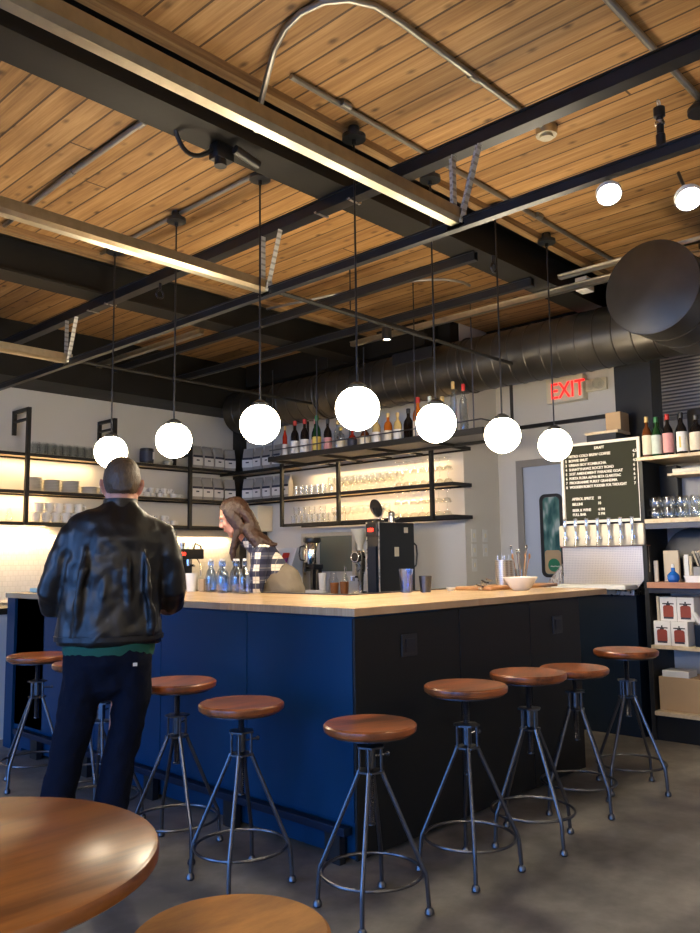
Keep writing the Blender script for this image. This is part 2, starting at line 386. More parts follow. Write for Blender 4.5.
def text(body, size, parent, loc, rot, mat, name='lettering', align='LEFT', ext=.0015, sx=1.0):
    cu = bpy.data.curves.new(name, 'FONT'); cu.body = body; cu.size = size; cu.extrude = ext; cu.align_x = align
    cu.materials.append(MT[mat]); o = bpy.data.objects.new(name, cu); C.objects.link(o)
    cu.offset = .0008; cu.resolution_u = 3
    dg = bpy.context.evaluated_depsgraph_get(); dg.update(); me = bpy.data.meshes.new_from_object(o.evaluated_get(dg)); bpy.data.objects.remove(o)
    o = bpy.data.objects.new(name, me); C.objects.link(o)
    o.parent = parent; o.location = loc; o.rotation_euler = rot; o.scale = (sx, 1, 1); return o
FACE_X = (PI/2, 0, -PI/2)     # text that faces -X, reading towards -Y
setup_materials()

# ------------------------------------------------------------------ camera
def make_camera():
    yaw, pitch, roll = .754368, .1124717, -.0129114
    f = Vector((math.cos(yaw)*math.cos(pitch), math.sin(yaw)*math.cos(pitch), math.sin(pitch)))
    r = f.cross(Vector((0, 0, 1))).normalized(); u = r.cross(f)
    r2 = r*math.cos(roll)+u*math.sin(roll); u2 = -r*math.sin(roll)+u*math.cos(roll)
    cd = bpy.data.cameras.new('camera'); cam = bpy.data.objects.new('camera', cd); C.objects.link(cam)
    m = Matrix((r2, u2, -f)).transposed().to_4x4(); m.translation = Vector((0, 0, 1.2842)); cam.matrix_world = m
    cd.sensor_fit = 'HORIZONTAL'; cd.sensor_width = 36; cd.lens = 36*807.46/700; cd.clip_start = .05; cd.clip_end = 200
    SC.camera = cam
make_camera()

# ------------------------------------------------------------------ the room
X0, X1, Y0, Y1, ZC = -3.0, 6.3, -3.0, 7.8, 3.53
X2, YR = 6.9, 4.44            # door wall steps back beyond YR
struct(MB().box(X0-.2, X2+.2, Y0-.2, Y1+.2, -.2, 0).build('floor', 'concrete', smooth=False))
struct(MB().box(X0-.2, X2+.2, Y0-.2, Y1+.2, ZC, ZC+.2).build('ceiling', 'ceiling', smooth=False))
struct(MB().box(X0, X2+.2, Y1, Y1+.2, 0, ZC).build('wall_left', 'wall', smooth=False))
struct(MB().box(X1, X2+.2, YR, Y1, 0, ZC).build('wall_right', 'wall', smooth=False))
# far door wall, with a hole for the door
w = MB(); DY0, DY1, DZ = 3.27, 4.19, 2.17
w.box(X2, X2+.2, Y0, DY0, 0, ZC).box(X2, X2+.2, DY1, YR, 0, ZC).box(X2, X2+.2, DY0, DY1, DZ, ZC)
struct(w.build('wall_far', 'wall', smooth=False))
struct(MB().box(X0-.2, X2+.2, Y0-.2, Y0, 0, ZC).build('wall_near', 'wall', smooth=False))
# street wall with two glazed overhead doors
w = MB(); OP = [(-.9, 2.1), (3.35, 6.0)]
w.box(X0-.2, X0, Y0, OP[0][0], 0, ZC).box(X0-.2, X0, OP[0][1], OP[1][0], 0, ZC).box(X0-.2, X0, OP[1][1], Y1, 0, ZC)
for a, b in OP: w.box(X0-.2, X0, a, b, 2.8, ZC)
struct(w.build('wall_street', 'wall', smooth=False))
for i, (a, b) in enumerate(OP):
    f = MB(); n = 4
    for k in range(n+1):
        y = a+(b-a)*k/n; f.box(X0-.12, X0-.07, max(a, y-.03), min(b, y+.03), 0, 2.8)
    for k in range(6):
        z = 2.8*k/5; f.box(X0-.12, X0-.07, a, b, max(0, z-.035), min(2.8, z+.035))
    wd = struct(f.build('window_%d' % (i+1), 'black_steel', smooth=False))
    MB().box(X0-.10, X0-.094, a+.01, b-.01, .01, 2.79).build('pane', 'pane', wd, smooth=False)
struct(MB().box(-40, X0-.21, -30, 30, -.3, -.05).build('pavement', 'asphalt', smooth=False))
# tiles behind the back counter and a beige rail over them
struct(MB().box(2.2, X1-.002, Y1-.015, Y1-.001, .93, 1.56).build('trim_1', 'tiles', smooth=False))
struct(MB().box(5.35, X1-.002, Y1-.05, Y1-.001, 1.56, 1.64).build('trim_2', 'tan_panel', smooth=False))
# dark bands at the wall heads
struct(MB().box(X0+.01, X1, 7.30, Y1-.001, 3.0, ZC-.001).build('trim_3', 'beam', smooth=False))
# baseboards
struct(MB().box(X2-.015, X2-.001, Y0, 3.2, 0, .1).build('baseboard_far', 'charcoal', smooth=False))
struct(MB().box(X1+.0, X2-.02, YR-.013, YR-.001, 0, .1).build('baseboard_return', 'charcoal', smooth=False))

# ceiling beams (I sections along X) and the pale wood nailers beside them
def ibeam(y, x0=X0+.01, x1=X2-.01):
    b = MB(); zt, zb = ZC-.001, 3.24; hw = .105
    b.box(x0, x1, y-hw, y+hw, zb, zb+.018).box(x0, x1, y-hw, y+hw, zt-.018, zt).box(x0, x1, y-.008, y+.008, zb+.018, zt-.018)
    return struct(b.build('ceiling_beam', 'beam', smooth=False))
for y in (.28, 2.91, 5.38): ibeam(y)
struct(MB().box(X0+.01, X2-.01, 2.745, 2.802, ZC-.045, ZC-.001).build('trim_4', 'nailer', smooth=False))
struct(MB().box(X0+.01, X2-.01, 5.20, 5.272, ZC-.045, ZC-.001).build('trim_5', 'nailer', smooth=False))
# cross beam near the right wall
struct(MB().box(5.95, 6.15, 4.6, 7.25, 3.28, ZC-.001).build('ceiling_beam', 'beam', smooth=False))
struct(MB().box(6.16, 6.298, 4.45, 7.29, 3.12, ZC-.001).build('trim_6', 'beam', smooth=False))
struct(MB().box(6.75, 6.898, 1.0, 4.43, 3.2, ZC-.001).build('trim_7', 'beam', smooth=False))
# columns
struct(MB().box(6.12, 6.32, 2.52, 2.82, 0, ZC-.001, .004).build('column', 'charcoal', smooth=False))
struct(MB().box(6.19, 6.298, 7.66, 7.79, .93, 3.0).build('column', 'black_steel', smooth=False))

# strut channels hung under the beams, running along Y
def strut(x, z, y0, y1, mat, label, w=.026, h=.03):
    b = MB(); t = .006
    b.box(x-w, x+w, y0, y1, z-t, z); b.box(x-w, x-w+t, y0, y1, z, z+2*h); b.box(x+w-t, x+w, y0, y1, z, z+2*h)
    b.box(x-w-.008, x-w, y0, y1, z+2*h-.008, z+2*h)
    return tag(b.build('strut_channel', mat, smooth=False), label, 'strut channel', 'steel channels hung under the ceiling beams')
strut(3.02, 3.175, -1.5, 7.2, 'strut', 'heavy dark channel crossing under both big ceiling beams, above the overhead track ends', .036, .031)
strut(2.99, 2.80, -1.5, 7.2, 'strut', 'thin dark channel at the ends of the three overhead tracks, carrying two round spotlights', .02, .02)
strut(4.22, 3.18, 2.83, 7.2, 'strut', 'dark channel crossing above the hanging globes, next behind the heavy channel', .022, .027)
strut(4.92, 3.18, 2.83, 7.2, 'strut', 'dark channel crossing the ceiling just before the long duct', .022, .027)
strut(5.26, 3.20, 1.5, 4.9, 'galv', 'bright galvanized channel crossing behind the big beam above the long duct', .022, .018)
strut(5.10, 3.24, 5.55, 7.2, 'galv', 'short galvanized channel behind the second beam near the corner', .02, .018)
strut(4.03, 3.20, 5.50, 7.2, 'galv', 'galvanized channel beyond the second beam above the left wall shelves', .024, .018)
strut(4.88, 3.16, -.5, 2.6, 'galv', 'galvanized channel running behind the large round duct end', .022, .01)

# overhead door tracks with punched angle hangers
def track(y, label):
    t = thing('overhead_door_track', label, 'door track', (3.0, y, 2.85), 0, 'overhead door tracks under the ceiling')
    b = MB(); prof = [(-.043, .030), (-.043, -.020), (-.022, -.036), (.024, -.036), (.043, -.020), (.043, .014), (.036, .014), (.036, -.015), (.020, -.029), (-.019, -.029), (-.036, -.015), (-.036, .030)]
    b.prism(prof, 'X', -5.6, 0); b.build('rail', 'galv', t, smooth=False)
    for dy, lean in ((.012, 0), (-.022, .13)):
        a = MB(); a.prism([(-.018, 0), (.018, 0), (.018, .004), (-.014, .004), (-.014, .03), (-.018, .03)], 'X', 0, math.hypot(.33, lean))
        a.xf(Matrix.Rotation(-PI/2, 4, 'Y')).build('hanger_angle', 'angle', t, smooth=False, loc=(-.02, dy, -.03), rot=(math.atan2(lean, .38), 0, 0))
    MB().box(-.03, .012, -.05, .05, -.05, -.036).cyl((.0, -.03, -.02), (.0, .05, -.02), .011).build('end_bracket', 'steel', t)
    return t
track(2.10, 'long bright overhead door track nearest the camera, under the first big beam')
track(3.46, 'galvanized overhead door track ending by the middle channel, second of three')
track(5.80, 'galvanized overhead door track beyond the second beam, lowest in the picture')
for y, lb in ((3.47, 'thin dark rail running on from the end of the middle overhead track'), (5.82, 'thin dark rail running on from the end of the farthest overhead track')):
    tag(MB().tube([(3.03, y, 2.85), (6.1, y, 2.85)], .014).build('ceiling_rail', 'black_steel'), lb, 'rail')

# conduits
def conduit(pts, label, r=.013, mat='conduit', couplings=()):
    P = [Vector(p) for p in pts]
    o = MB().tube(P, r, 10).build('conduit_pipe', mat); tag(o, label, 'conduit', 'metal conduit on the ceiling')
    for c in couplings:
        c = Vector(c)
        best = min(range(len(P)-1), key=lambda i: ((P[i]+P[i+1])/2-c).length); d = (P[best+1]-P[best]).normalized()
        MB().cyl(c-d*.03, c+d*.03, r+.004).build('coupling', mat, o)
    return o
def arc(p, q, bulge, n=8):
    p, q, b = Vector(p), Vector(q), Vector(bulge)
    return [tuple(p*(1-t)**2 + b*2*t*(1-t) + q*t*t) for t in [i/n for i in range(n+1)]]
zc = ZC-.017
conduit([(2.36, 2.80, 3.30), (2.35, 2.76, 3.42), (2.31, 2.67, 3.49), (2.21, 2.50, zc), (2.15, 2.36, zc), (2.13, 2.24, zc), (2.15, 2.13, zc), (2.21, 2.05, zc), (2.31, 2.0, zc), (2.46, 1.99, zc), (3.62, 1.99, zc)], 'conduit curving up from the big beam and crossing the near ceiling to a round box', .014, 'conduit', [(3.0, 1.995, zc)])
conduit([(2.40, 2.60, zc), (6.2, 2.60, zc)], 'long conduit beside the big beam linking the pendant canopies', .014, 'conduit', [(2.75, 2.58, zc), (3.5, 2.58, zc), (4.6, 2.58, zc)])
conduit([(2.2, 1.30, zc), (3.93, 1.30, zc)], 'short conduit at the upper right corner leading to a black canopy', .016)
conduit([(2.13, 3.0, zc), (2.15, 4.2, zc)] + [(2.20, 5.2, zc)], 'bright conduit on the planks above the man, with a slight bend', .015, 'conduit', [(2.14, 3.45, zc), (2.15, 4.2, zc)])
conduit([(2.91, 3.0, zc), (2.91, 5.2, zc)], 'conduit running between the canopies of the three pendants on the left', .013, 'conduit')
conduit(arc((4.9, 3.35, 3.3), (4.7, 4.3, 3.45), (5.0, 3.6, 3.5)) + [(4.5, 5.2, 3.45)], 'curved grey flexible conduit above the bottle rack', .011)
conduit([(4.9, .9, 3.12), (6.1, .9, 3.12)], 'dark pipe behind the duct end near the right edge', .012)
tag(MB().cyl((3.66, 1.99, zc+.015), (3.66, 1.99, zc-.035), .055, n=12).cyl((3.66, 1.99, zc-.035), (3.66, 1.99, zc-.05), .035).build('junction_box', 'galv'), 'round metal junction box at the end of the conduit on the near planks', 'junction box')
tag(MB().box(5.48, 5.60, 2.70, 2.795, 3.26, 3.36, .005).build('junction_box', 'white_plastic'), 'pale square box at the far end of the big beam beside the duct end', 'junction box')
jb = tag(MB().box(2.20, 2.30, 2.89, 2.96, 3.16, 3.236, .006).cyl((2.27, 2.85, 3.20), (2.42, 2.86, 3.18), .022).cyl((2.24, 2.92, 3.16), (2.24, 2.92, 3.13), .03).build('junction_box', 'black_plastic'), 'black electrical box with fittings under the big beam above the second globe', 'junction box')
tag(MB().tube(arc((2.02, 2.97, 3.245), (2.20, 2.93, 3.20), (2.10, 3.0, 3.10), 10), .011).build('cable', 'black_plastic'), 'short curved black cable looping from the big beam to its electrical box', 'cable')
# small clamps that hang the channels from the beams
for bn, y in (('first big', 2.91), ('second big', 5.38)):
    for sn, dy in (('near', -.13), ('far', .115)):
        tag(MB().box(2.975, 3.065, y+dy, y+dy+.018, 3.167, 3.174).box(3.066, 3.074, y+dy, y+dy+.018, 3.167, 3.262).build('beam_clamp', 'steel', smooth=False), 'small steel clamp on the %s side of the %s beam at the heavy channel' % (sn, bn), 'clamp', 'small steel beam clamps')
for x, y, lb in ((4.22, 2.70, 'black chain hook hanging beside the near beam above the fourth globe'), (3.02, 4.6, 'black hook with a ring hanging from the middle of the heavy channel')):
    tag(MB().cyl((x, y, 3.17), (x, y, 3.12), .010).torus((x, y, 3.09), .028, .007, 20, 6, 'Y').build('hook', 'iron_dark'), lb, 'hook')

# spotlights
def spot(loc, label, stem, r=.046):
    t = thing('spotlight', label, 'spotlight', loc, 0, 'round spotlights under the ceiling'); t.rotation_euler = (-.35, .55, 0)
    b = MB(); b.lathe([(0, .05), (r*.6, .05), (r*1.1, .01), (r*1.1, -.012), (r, -.012), (r, .0), (0, .0)], n=24)
    b.build('housing', 'white_plastic', t)
    MB().lathe([(0, -.013), (r*.95, -.011), (r*.95, -.002), (0, -.002)], n=24).build('lens', 'spot', t)
    MB().cyl((0, 0, .05), (0, 0, .05+stem), .007).build('stem', 'black_plastic', t)
    return t
spot((2.99, 1.36, 2.73), 'round glowing spotlight under the thin channel, left of the two at upper right', .022)
spot((2.99, 1.05, 2.61), 'round glowing spotlight on a stem at the upper right edge of the picture', .14)
t = thing('spotlight', 'small black cylinder spotlight on a short track above the bottle rack', 'spotlight', (4.66, 3.97, 2.97))
MB().lathe([(0, .10), (.035, .10), (.038, .095), (.038, -.01), (.03, -.01), (.03, .0), (0, .0)], n=20).build('housing', 'black_plastic', t)
MB().lathe([(0, -.004), (.028, -.004), (.028, .004), (0, .004)], n=20).build('lens', 'globe_small', t)
tag(MB().box(4.15, 5.15, 3.95, 3.99, 3.072, 3.10).cyl((4.25, 3.97, 3.1), (4.25, 3.97, 3.5), .005).cyl((5.0, 3.97, 3.1), (5.0, 3.97, 3.5), .005).build('light_track', 'black_plastic'), 'short black lighting track above the bottle rack', 'light track')
t = thing('lamp_holder', 'black cylindrical lamp holder standing on the channel near the upper right edge', 'lamp holder', (2.99, 1.14, 2.842))
MB().lathe([(0, 0), (.018, 0), (.018, .05), (.014, .055), (.014, .12), (.022, .125), (.022, .16), (0, .165)], n=16).build('socket', 'black_plastic', t)
MB().lathe([(.0145, .09), (.019, .092), (.019, .105), (.0145, .107)], n=16).build('collar', 'steel', t)
MB().torus((0, 0, .18), .014, .003, 16, 6, 'Y').build('loop', 'steel', t)
t = thing('pendant_canopy', 'black ceiling canopy with two short cords at the upper right edge', 'ceiling canopy', (3.98, 1.30, ZC-.05))
MB().lathe([(0, .048), (.03, .048), (.075, 0), (.075, -.02), (0, -.02)], n=24).build('canopy', 'black_plastic', t)
for dx in (-.02, .025): MB().cyl((dx, 0, -.02), (dx, 0, -.5), .004).build('cord', 'black_plastic', t)

# ducts
t = thing('spiral_duct', 'long dark spiral duct running along the right wall behind the globes', 'duct', (5.85, 4.2, 2.96))
b = MB(); R = .235; pts = []; L = 6.9; yy = -3.4
prof = []
k = 0
while yy < 3.05:
    b.cyl((0, yy, 0), (0, min(yy+.15, 3.05), 0), R, n=40); b.torus((0, min(yy+.15, 3.05), 0), R-.001, .006, 40, 6, 'Y'); yy += .15
b.build('pipe', 'duct', t)
for y in (-2.2, -.2, 1.6): MB().torus((0, y, 0), R+.004, .010, 40, 6, 'Y').cyl((0, y, R), (0, y, .565), .005).build('hanger_ring', 'duct', t)
t = thing('duct_branch', 'large round capped duct end hanging near the upper right', 'duct', (4.82, 1.95, 2.925))
MB().cyl((0, 0, 0), (.78, 0, 0), .285, n=48).torus((.25, 0, 0), .284, .006, 48, 6, 'X').torus((.5, 0, 0), .284, .006, 48, 6, 'X').build('pipe', 'duct', t)
MB().lathe([(0, 0), (.27, 0), (.287, .006), (.296, .006), (.296, .035), (.287, .035)], n=48).xf(Matrix.Rotation(PI/2, 4, 'Y')).build('end_cap', 'duct', t, loc=(-.008, 0, 0))
tag(MB().box(5.47, 5.52, 4.15, 4.6, 3.0, 3.10).build('duct_grille', 'iron_dark', smooth=False), 'small dark perforated register on the long duct', 'grille')

# ------------------------------------------------------------------ pendants
def make_pendant():
    t = thing('globe_pendant', 'x', 'pendant lamp', (0, 0, 2.03), 0, 'opal globe pendants over the bar')
    MB().sphere((0, 0, 0), .1115, n=40, m=24).build('globe', 'globe', t)
    MB().lathe([(0, .135), (.02, .135), (.045, .118), (.048, .100), (.035, .104), (0, .11)], n=24).build('cap', 'black_metal', t)
    MB().cyl((0, 0, .13), (0, 0, 1.425), .0055, n=8).build('cord', 'black_plastic', t)
    MB().lathe([(0, 1.497), (.03, 1.497), (.035, 1.452), (.062, 1.450), (.062, 1.428), (.012, 1.424), (.012, 1.40), (0, 1.40)], n=28).build('canopy', 'black_metal', t)
    return t
pend = make_pendant()
PL = [((2.90, 4.99), 'glowing white globe pendant in front of the left wall shelves, just above the man'),
      ((2.90, 4.24), 'glowing white globe pendant to the right of the man'),
      ((2.90, 3.41), 'glowing white globe pendant above the woman in the plaid shirt'),
      ((2.95, 2.715), 'largest glowing white globe pendant, over the bar corner'),
      ((3.60, 2.715), 'glowing white globe pendant under the right end of the bottle rack'),
      ((4.28, 2.715), 'glowing white globe pendant between the bottle rack and the exit sign'),
      ((4.93, 2.715), 'glowing white globe pendant beside the letter board')]
for i, ((x, y), lb) in enumerate(PL):
    o = pend if i == 0 else dup(pend)
    o.location = (x, y, 2.03); o['label'] = lb

for i, (x, y) in enumerate(((-.2, 1.2), (-1.6, .4), (1.2, -.9), (-.6, -1.6), (-1.4, 4.6), (3.2, -.8))):  # added lamps outside the view, brightening the ceiling and seating area
    dup(pend, (x, y, 2.03), 0, 'glowing white globe pendant over the seating area, %s' % ('beside the round table', 'nearest the street wall', 'behind the camera position', 'beside the near wall', 'between the two street windows', 'past the charcoal side of the bar')[i], 'globe pendants over the seating area')

# ------------------------------------------------------------------ the bar
BX, BY = 2.60, 2.43
t = thing('bar_counter', 'L shaped bar with navy and charcoal panels under a pale wood top', 'bar counter', (BX, BY, 0))
# local origin at the outer corner
MB().box(0, .62, .0, 3.14, .02, 1.03).build('long_cabinet', 'navy', t, smooth=False)
MB().box(.62, 2.0, 0, .62, .02, 1.03).build('short_cabinet', 'charcoal', t, smooth=False)  # navy bar: dark colour here and on its side panels paints shade
pj = [0, .71, 1.45, 2.15, 2.83]
for a, b_ in zip(pj, pj[1:]): MB().box(-.014, -.0005, a+.003, b_-.003, .17, 1.022, .002).build('front_panel', 'navy', t, smooth=False)
MB().box(-.02, 0, 3.26, 3.38, 0, 1.03).box(0, .62, 3.14, 3.38, 0, 1.03).build('end_post', 'navy', t, smooth=False)
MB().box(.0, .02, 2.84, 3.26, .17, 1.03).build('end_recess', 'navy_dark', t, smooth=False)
for a, b_ in ((-.014, .75), (.756, 1.42), (1.426, 2.0)): MB().box(a, b_, -.014, -.0005, .02, 1.022, .002).build('side_panel', 'charcoal', t, smooth=False)
MB().box(-.06, -.015, .02, 3.15, .12, .155, .004).build('foot_rail', 'navy_dark', t, smooth=False)
for y in (.05, .75, 1.45, 2.15, 2.8): MB().box(-.055, -.02, y, y+.09, 0, .12).build('foot_block', 'black_plastic', t, smooth=False)
for x in (.35, 1.72):
    o = MB().box(x-.055, x+.055, -.022, -.0145, .83, .93, .002).build('socket_plate', 'black_plastic', t, smooth=False)
    MB().box(x-.03, x+.035, -.026, -.0225, .85, .91).build('socket_recess', 'iron_dark', o, smooth=False)
# butcher block top: two boards meeting at the corner
MB().box(-.02, .86, .86, 3.42, 1.03, 1.066, .003).build('long_top', 'counter', t, smooth=False)
MB().box(-.02, 2.37, -.02, .8597, 1.03, 1.066, .003).build('short_top', 'counter_x', t, smooth=False)
MB().box(.845, .875, .86, 3.42, 1.0665, 1.073).box(.845, 2.37, .845, .875, 1.0665, 1.073).build('back_strip', 'iron', t, smooth=False)
# ------------------------------------------------------------------ stools
def make_stool(h, seat_mat='seat', sr=.176, name='bar_stool'):
    t = thing(name, 'x', 'stool', (0, 0, 0), 0, 'screw height bar stools around the bar')
    MB().lathe([(0, h-.002), (sr-.05, h-.003), (sr-.008, h), (sr-.001, h-.006), (sr, h-.014), (sr-.003, h-.026), (sr-.016, h-.036), (0, h-.036)], n=56).build('seat', seat_mat, t)
    MB().lathe([(0, h-.0365), (sr-.03, h-.0365), (sr-.03, h-.044), (0, h-.044)], n=40).build('seat_plate', 'iron_dark', t)
    b = MB(); z = h-.36; prof = [(0, z-.006), (.016, z-.006), (.016, z), (.010, z+.002)]
    zz = z+.004
    while zz < h-.055: prof += [(.0105, zz), (.0135, zz+.004)]; zz += .008
    prof += [(.0105, h-.05), (0, h-.05)]
    b.lathe(prof, n=12).build('screw', 'iron', t)
    b = MB(); b.lathe([(.0145, .580), (.056, .580), (.056, .587), (.0145, .587)], n=6, closed=True); b.lathe([(.0145, .49), (.052, .49), (.052, .497), (.0145, .497)], n=6, closed=True)
    b.lathe([(.0145, .505), (.019, .505), (.019, .577), (.0145, .577)], n=14, closed=True)
    for k in range(4): a = PI/4+k*PI/2; b.cyl((.041*math.cos(a), .041*math.sin(a), .497), (.041*math.cos(a), .041*math.sin(a), .580), .0055, n=8)
    hub = b.build('hub', 'iron', t)
    MB().cyl((.02, 0, .545), (.078, 0, .545), .004, n=8).sphere((.08, 0, .545), .009, n=10, m=8).build('set_screw', 'iron', hub)
    for k in range(4):
        a = PI/4+k*PI/2; c, s_ = math.cos(a), math.sin(a)
        P = [(.042*c, .042*s_, .495), (.054*c, .054*s_, .465), (.186*c, .186*s_, .165), (.197*c, .197*s_, .142), (.201*c, .201*s_, .118), (.208*c, .208*s_, .018)]
        lg = MB().tube(P, .0085, 10).build('leg', 'iron', t)
        MB().lathe([(0, 0), (.014, 0), (.018, .006), (.016, .018), (.011, .026), (0, .028)], c=(.2085*c, .2085*s_, 0), n=14).build('foot_pad', 'iron', lg)
    MB().torus((0, 0, .138), .186, .0065, 56, 8).build('foot_ring', 'iron', t)
    return t
ST = [((2.28, 4.70), .738, -.40, 'wooden bar stool at the far left end of the bar'),
      ((2.31, 4.20), .73, .6, 'wooden bar stool second from the left end, its seat mostly behind the man'),
      ((2.15, 3.74), .70, .35, 'wooden bar stool seen between the legs of the man'),
      ((2.20, 3.165), .737, .5, 'wooden bar stool just right of the standing man'),
      ((2.17, 2.67), .70, -.12, 'wooden bar stool in front of the navy panels, nearest the bar corner'),
      ((2.315, 2.09), .668, -.23, 'lowest wooden bar stool, standing just before the bar corner'),
      ((2.861, 2.038), .748, -.08, 'wooden bar stool first along the charcoal side, beside the square socket'),
      ((3.344, 2.029), .748, .40, 'wooden bar stool in front of the middle of the charcoal side'),
      ((3.911, 2.098), .705, .49, 'low wooden bar stool partly behind another seat on the charcoal side'),
      ((4.425, 2.051), .752, .68, 'wooden bar stool with a paler seat nearest the shelf with the boxes')]
for (x, y), h, rz, lb in ST:
    s_ = make_stool(h, 'seat'); s_.location = (x, y, 0); s_.rotation_euler = (0, 0, rz); s_['label'] = lb
s_ = make_stool(.60, 'light_seat', .186, 'low_stool'); s_.location = (.987, 1.244, 0); s_['label'] = 'round golden wooden stool seat at the bottom edge of the picture'; del s_['group']
# round table
t = thing('round_table', 'large round brown wooden table in the lower left corner', 'table', (.617, 1.638, 0))
MB().lathe([(0, .74), (.386, .74), (.394, .736), (.397, .728), (.396, .712), (.388, .706), (0, .706)], n=96).build('table_top', 'table', t)
MB().lathe([(0, .705), (.10, .705), (.10, .69), (.035, .68), (.032, .05), (0, .05)], n=24).build('pedestal', 'black_steel', t)
MB().lathe([(0, .05), (.05, .05), (.26, .018), (.27, .008), (.27, 0), (0, 0)], n=40).build('base', 'black_steel', t)
# low white unit past the left end of the bar
t = thing('white_side_cabinet', 'white cabinet with a dark top past the left end of the bar', 'cabinet', (2.45, 6.35, 0))
MB().box(-.35, .35, -.33, .33, 0, .90, .004).build('body', 'white_plastic', t, smooth=False)
MB().box(-.37, .37, -.35, .35, .9005, .945, .003).build('top', 'charcoal', t, smooth=False)

# ------------------------------------------------------------------ back counters
def back_counter(name, label, x0, x1, y0, y1, face):
    t = thing(name, label, 'counter', (x0, y0, 0)); W, D = x1-x0, y1-y0
    MB().box(0, W, 0, D, .0, .89).build('body', 'charcoal', t, smooth=False)
    MB().box(-.02 if face == 'x' else 0, W, 0 if face == 'x' else -.02, D, .8905, .93, .003).build('top', 'steel', t, smooth=False)
    return t
back_counter('back_counter', 'steel topped back counter under the long left wall shelves', 2.9, 6.28, 7.20, 7.78, 'y')
back_counter('back_counter', 'steel topped back counter behind the coffee grinder along the right wall', 5.42, 6.28, 4.50, 7.17, 'x')

# ------------------------------------------------------------------ wall shelves
ZS = [1.665, 1.965, 2.325]
t = thing('wall_shelf', 'long three tier black framed shelf on the left wall with crockery', 'shelf', (0, 7.5, 0))
for z in ZS:
    x0 = 2.0
    MB().box(x0, 6.0, 0.001, .285, z-.018, z, .002).build('board', 'shelfwood', t, smooth=False)
    MB().box(x0, 6.0, -.012, 0, z-.034, z-.004).box(x0, 6.0, .24, .255, z-.034, z-.019).build('rail', 'black_steel', t, smooth=False)
for x, up in ((3.46, 1), (4.38, 1), (5.33, 0)):
    zt = 2.76 if up else 2.56
    MB().box(x-.018, x+.018, -.050, -.013, 1.63, zt).build('upright', 'black_steel', t, smooth=False)
    MB().box(x-.018, x+.018, -.048, .28, zt-.03, zt).box(x-.018, x+.018, -.012, .28, zt-.12, zt-.10).box(x-.018, x+.018, .262, .292, zt-.24, zt).build('wall_bracket', 'black_steel', t, smooth=False)
t = thing('glass_shelf', 'three tier black framed shelf on the right wall holding glassware', 'shelf', (6.0, 0, 0))
for z, ya in ((1.665, 4.34), (1.965, 4.34), (2.31, 4.34)):
    yb = 6.66 if z < 1.7 else 7.785
    if z < 2.3: MB().box(.0, .285, ya+.02, yb-.005, z-.018, z, .002).build('board', 'shelfwood', t, smooth=False)
    else: MB().box(.0, .285, 6.66, yb-.005, z-.018, z, .002).build('board', 'shelfwood', t, smooth=False)
    MB().box(-.012, 0, ya, yb, z-.036, z-.002).box(.27, .285, ya, yb, z-.036, z-.0185).box(0, .285, ya, ya+.018, z-.036, z-.002).build('rail', 'black_steel', t, smooth=False)
    if z > 2.3:
        for y in (4.9, 5.3, 5.7, 6.1): MB().box(0, .268, y, y+.02, z-.03, z-.01).build('cross_bar', 'black_steel', t, smooth=False)
for y in (6.65, 5.78, 4.57): MB().box(-.045, -.013, y-.018, y+.018, 1.63, 2.33).build('upright', 'black_steel', t, smooth=False)

# warm strip lights under the tiers of both shelves
def led(x, y, z, sx, sy, e, rot=(0, 0, 0)):
    l = bpy.data.lights.new('shelf_strip_light', 'AREA'); l.shape = 'RECTANGLE'; l.size = sx; l.size_y = sy; l.energy = e; l.color = (1, .68, .34)
    o = bpy.data.objects.new('shelf_strip_light', l); C.objects.link(o); o.location = (x, y, z); o.rotation_euler = rot
led(6.22, 5.55, 2.26, .02, 1.9, 7.5, (0, .45, 0)); led(6.20, 5.65, 1.935, .02, 1.8, 6, (0, .4, 0))
led(3.0, 7.72, 1.635, 1.6, .02, 16, (.3, 0, 0)); led(3.2, 7.70, 2.28, 2.2, .02, 5, (.2, 0, 0)); led(5.0, 7.72, 1.54, 2.2, .02, 9, (.2, 0, 0))
led(3.1, 7.70, 1.93, 1.4, .02, 4, (.2, 0, 0))

# ------------------------------------------------------------------ bottle rack
RX0, RX1, RY0, RY1, RZ = 5.30, 5.80, 3.55, 6.08, 2.245
t = thing('bottle_rack', 'hanging black steel rack that carries the liquor bottles', 'rack', (RX0, RY0, RZ)); W, D = RX1-RX0, RY1-RY0
MB().box(0, W, 0, D, .028, .034).build('tray_panel', 'grey_panel', t, smooth=False)
b = MB(); b.box(-.015, .012, -.015, D+.015, 0, .05).box(W-.012, W+.015, -.015, D+.015, 0, .05)
for y in (-.002, .62, 1.24, 1.86, D-.012): b.box(.012, W-.012, y, y+.014, 0, .027)
b.build('frame', 'black_steel', t, smooth=False)
MB().cyl((-.005, 0, .115), (-.005, D, .115), .006).cyl((-.005, 0, .115), (W, 0, .115), .006).build('guard_rail', 'iron', t)
for y in (.07, .66, 1.24, 1.85, D-.05):
    MB().cyl((-.005, y, .05), (-.005, y, .93), .0055, n=8).build('hanger_rod', 'iron', t)
MB().box(W-.01, W+.01, .02, .04, .05, .465).box(W-.01, W+.01, D-.04, D-.02, .05, .465).build('rear_post', 'black_steel', t, smooth=False)
tag(MB().box(6.86, 6.895, 2.9, 4.43, 2.515, 2.55).build('wall_rail', 'black_steel', smooth=False), 'thin black rail crossing the far wall just under the exit sign', 'rail')

